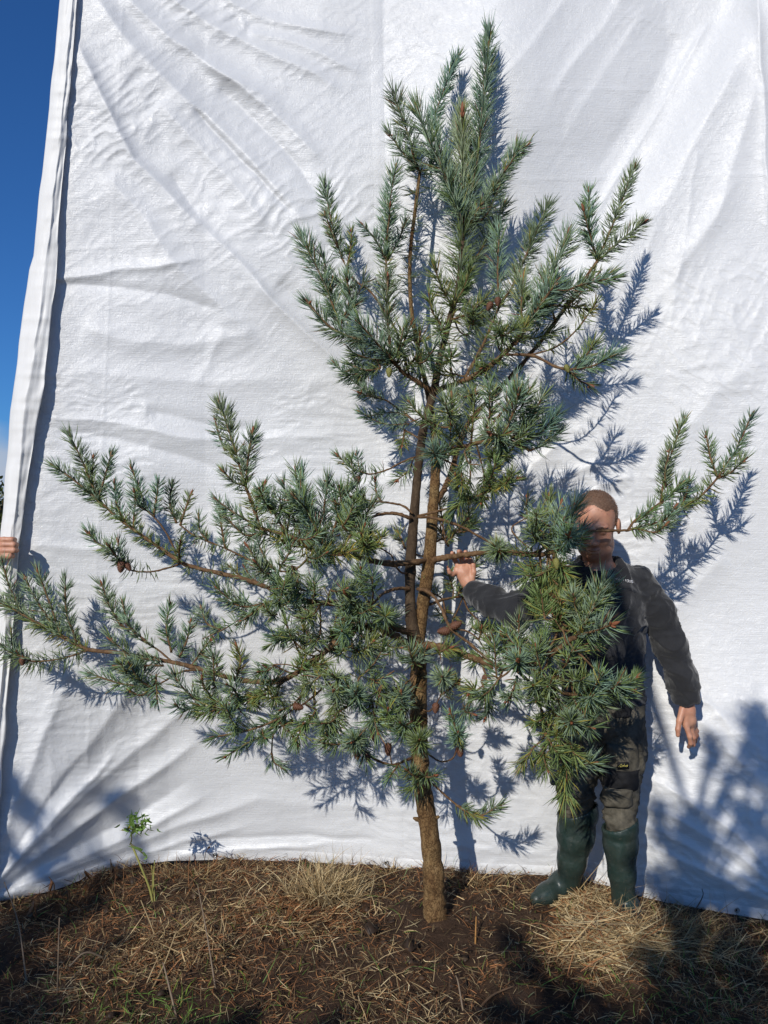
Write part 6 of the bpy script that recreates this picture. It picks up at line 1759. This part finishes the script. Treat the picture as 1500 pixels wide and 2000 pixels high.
# ------------------------------------------------------------------ hedge beyond, trees behind the photographer
def leafy(name, trunk_pts, trunk_r, clumps, leaf, n_leaf, col, label, cat, seed, group=None, limbs=True):
    r = np.random.default_rng(seed); root = empty(name, (trunk_pts[0][0], trunk_pts[0][1], 0)); tag(root, label, cat, group)
    A = Acc(); c = catmull(np.array(trunk_pts, float), 6); A.add(*tube(c, np.linspace(trunk_r, trunk_r * .35, len(c)), 9, .1))
    for (x, y, z, s) in clumps if limbs else []:
        e = np.array([x, y, z]); k = np.argmin(np.linalg.norm(c - (e - np.array([0, 0, .5])), axis=1)); a = c[k]
        cc = catmull(np.array([a, (a + e) / 2 + np.array([0, 0, .06]), e]), 5); A.add(*tube(cc, np.linspace(trunk_r * .3, .006, len(cc)), 6))
        for _ in range(5):
            e2 = e + r.normal(size=3) * s * .7; cc = catmull(np.array([a * .25 + e * .75, (e + e2) / 2, e2]), 3); A.add(*tube(cc, np.linspace(.009, .003, len(cc)), 4))
    o = link('trunk', A.mesh('trunk'), M['twig']); adopt(o, root)
    C_ = np.array(clumps); w_ = C_[:, 3] ** 2; pk = r.choice(len(C_), n_leaf, p=w_ / w_.sum())
    p = C_[pk, :3] + r.normal(size=(n_leaf, 3)) * (C_[pk, 3] * .5)[:, None]
    dv = r.normal(size=(n_leaf, 3)); dv /= np.linalg.norm(dv, axis=1)[:, None]
    V, Q, C = blades(p, dv, leaf * r.uniform(.6, 1.2, n_leaf), leaf * .55 * r.uniform(.7, 1.2, n_leaf), r.normal(size=(n_leaf, 3)) * .2, col * r.uniform(.6, 1.5, n_leaf)[:, None], 3)
    o = link('crown', mesh_np('crown', V, Q, None, C), M['leaf']); adopt(o, root); o['kind'] = 'stuff'
    return root
r = np.random.default_rng(77)
hc_ = [(r.uniform(-9.5, -5.2), 12 + r.normal() * .5, r.uniform(.3, 2.05), .38) for _ in range(46)]
leafy('hedge', [(-7.3, 12, 0), (-7.3, 12, 1), (-7.2, 12, 1.8)], .08, hc_, .10, 14000, np.array([.06, .075, .02]), 'dark hedge in the distance beyond the left edge of the sheet', 'hedge', 78)
SX, SY, SZ = SUN_TO / -SUN_TO.y
def shade_at(px_, py_, depth, dy):
    """where, dy metres nearer the sun, something must stand to shade the place seen at px_, py_"""
    p = P(px_, py_, depth); return (p[0] + SX * dy, p[1] + SY * dy, p[2] + SZ * dy)
def gshade(px_, py_, dy): 
    p = gp(px_, py_); return (p[0] + SX * dy, p[1] + SY * dy, p[2] + SZ * dy)
right = [(1480, 1400, .07), (1485, 1450, .08), (1480, 1510, .08), (1400, 1460, .05), (1385, 1440, .04), (1345, 1600, .07), (1370, 1640, .08), (1330, 1650, .05), (1280, 1570, .05), (1290, 1625, .05), (1275, 1715, .06), (1310, 1735, .08), (1370, 1720, .06), (1480, 1610, .08), (1450, 1600, .05), (1410, 1755, .07), (1460, 1760, .08), (1500, 1700, .08), (1550, 1500, .14), (1580, 1640, .16), (1560, 1780, .16), (1430, 1520, .04), (1330, 1780, .07)]
DYS = 4.6
cl = [(*shade_at(a, b_, 3.25, DYS), s) for a, b_, s in right] + [(*shade_at(a, b_, 3.1, DYS), s) for a, b_, s in ((1172, 1052, .035), (1150, 1075, .03), (1190, 1100, .035), (1165, 1150, .04), (1195, 1160, .03))]
cl += [(*gshade(a, b_, DYS - .3), s) for a, b_, s in ((1350, 1830, .08), (1450, 1870, .10), (1330, 1930, .10), (1480, 1960, .12), (1030, 1890, .05), (980, 1975, .06), (1090, 1970, .07), (1180, 2000, .06), (1400, 2000, .12), (1100, 2060, .14), (1280, 1880, .06), (1000, 1840, .05), (1300, 2040, .14))]
m_ = np.mean(np.array(cl)[:, :3], 0)
leafy('hawthorn', [(m_[0] + .3, m_[1] - .1, -.05), (m_[0] + .25, m_[1], .9), (m_[0] + .1, m_[1], 1.8), (m_[0], m_[1], m_[2] + .2)], .05, cl, .04, 9000, np.array([.06, .11, .03]), 'small leafy hawthorn behind the photographer whose shade falls on the right', 'tree', 81, 'trees behind the photographer')
left = [(30, 1530, .05), (55, 1580, .04), (150, 1545, .04), (165, 1535, .03), (30, 1640, .05), (90, 1690, .06), (20, 1720, .06), (160, 1690, .04), (-40, 1600, .1), (-60, 1480, .12)]
cl = [(*shade_at(a, b_, 3.38, DYS), s) for a, b_, s in left]
cl += [(*gshade(a, b_, DYS - .3), s) for a, b_, s in ((60, 1790, .08), (140, 1790, .07), (20, 1860, .08), (200, 1770, .05), (-60, 1900, .14), (70, 1900, .05), (-80, 2050, .2), (250, 1840, .03), (480, 1990, .04), (640, 2010, .04))]
m_ = np.mean(np.array(cl)[:, :3], 0)
leafy('hawthorn', [(m_[0] - .3, m_[1] - .1, -.05), (m_[0] - .25, m_[1], .9), (m_[0] - .1, m_[1], 1.8), (m_[0], m_[1], m_[2] + .2)], .05, cl, .04, 5000, np.array([.06, .11, .03]), 'small leafy hawthorn behind the photographer whose shade falls on the left corner', 'tree', 82, 'trees behind the photographer')
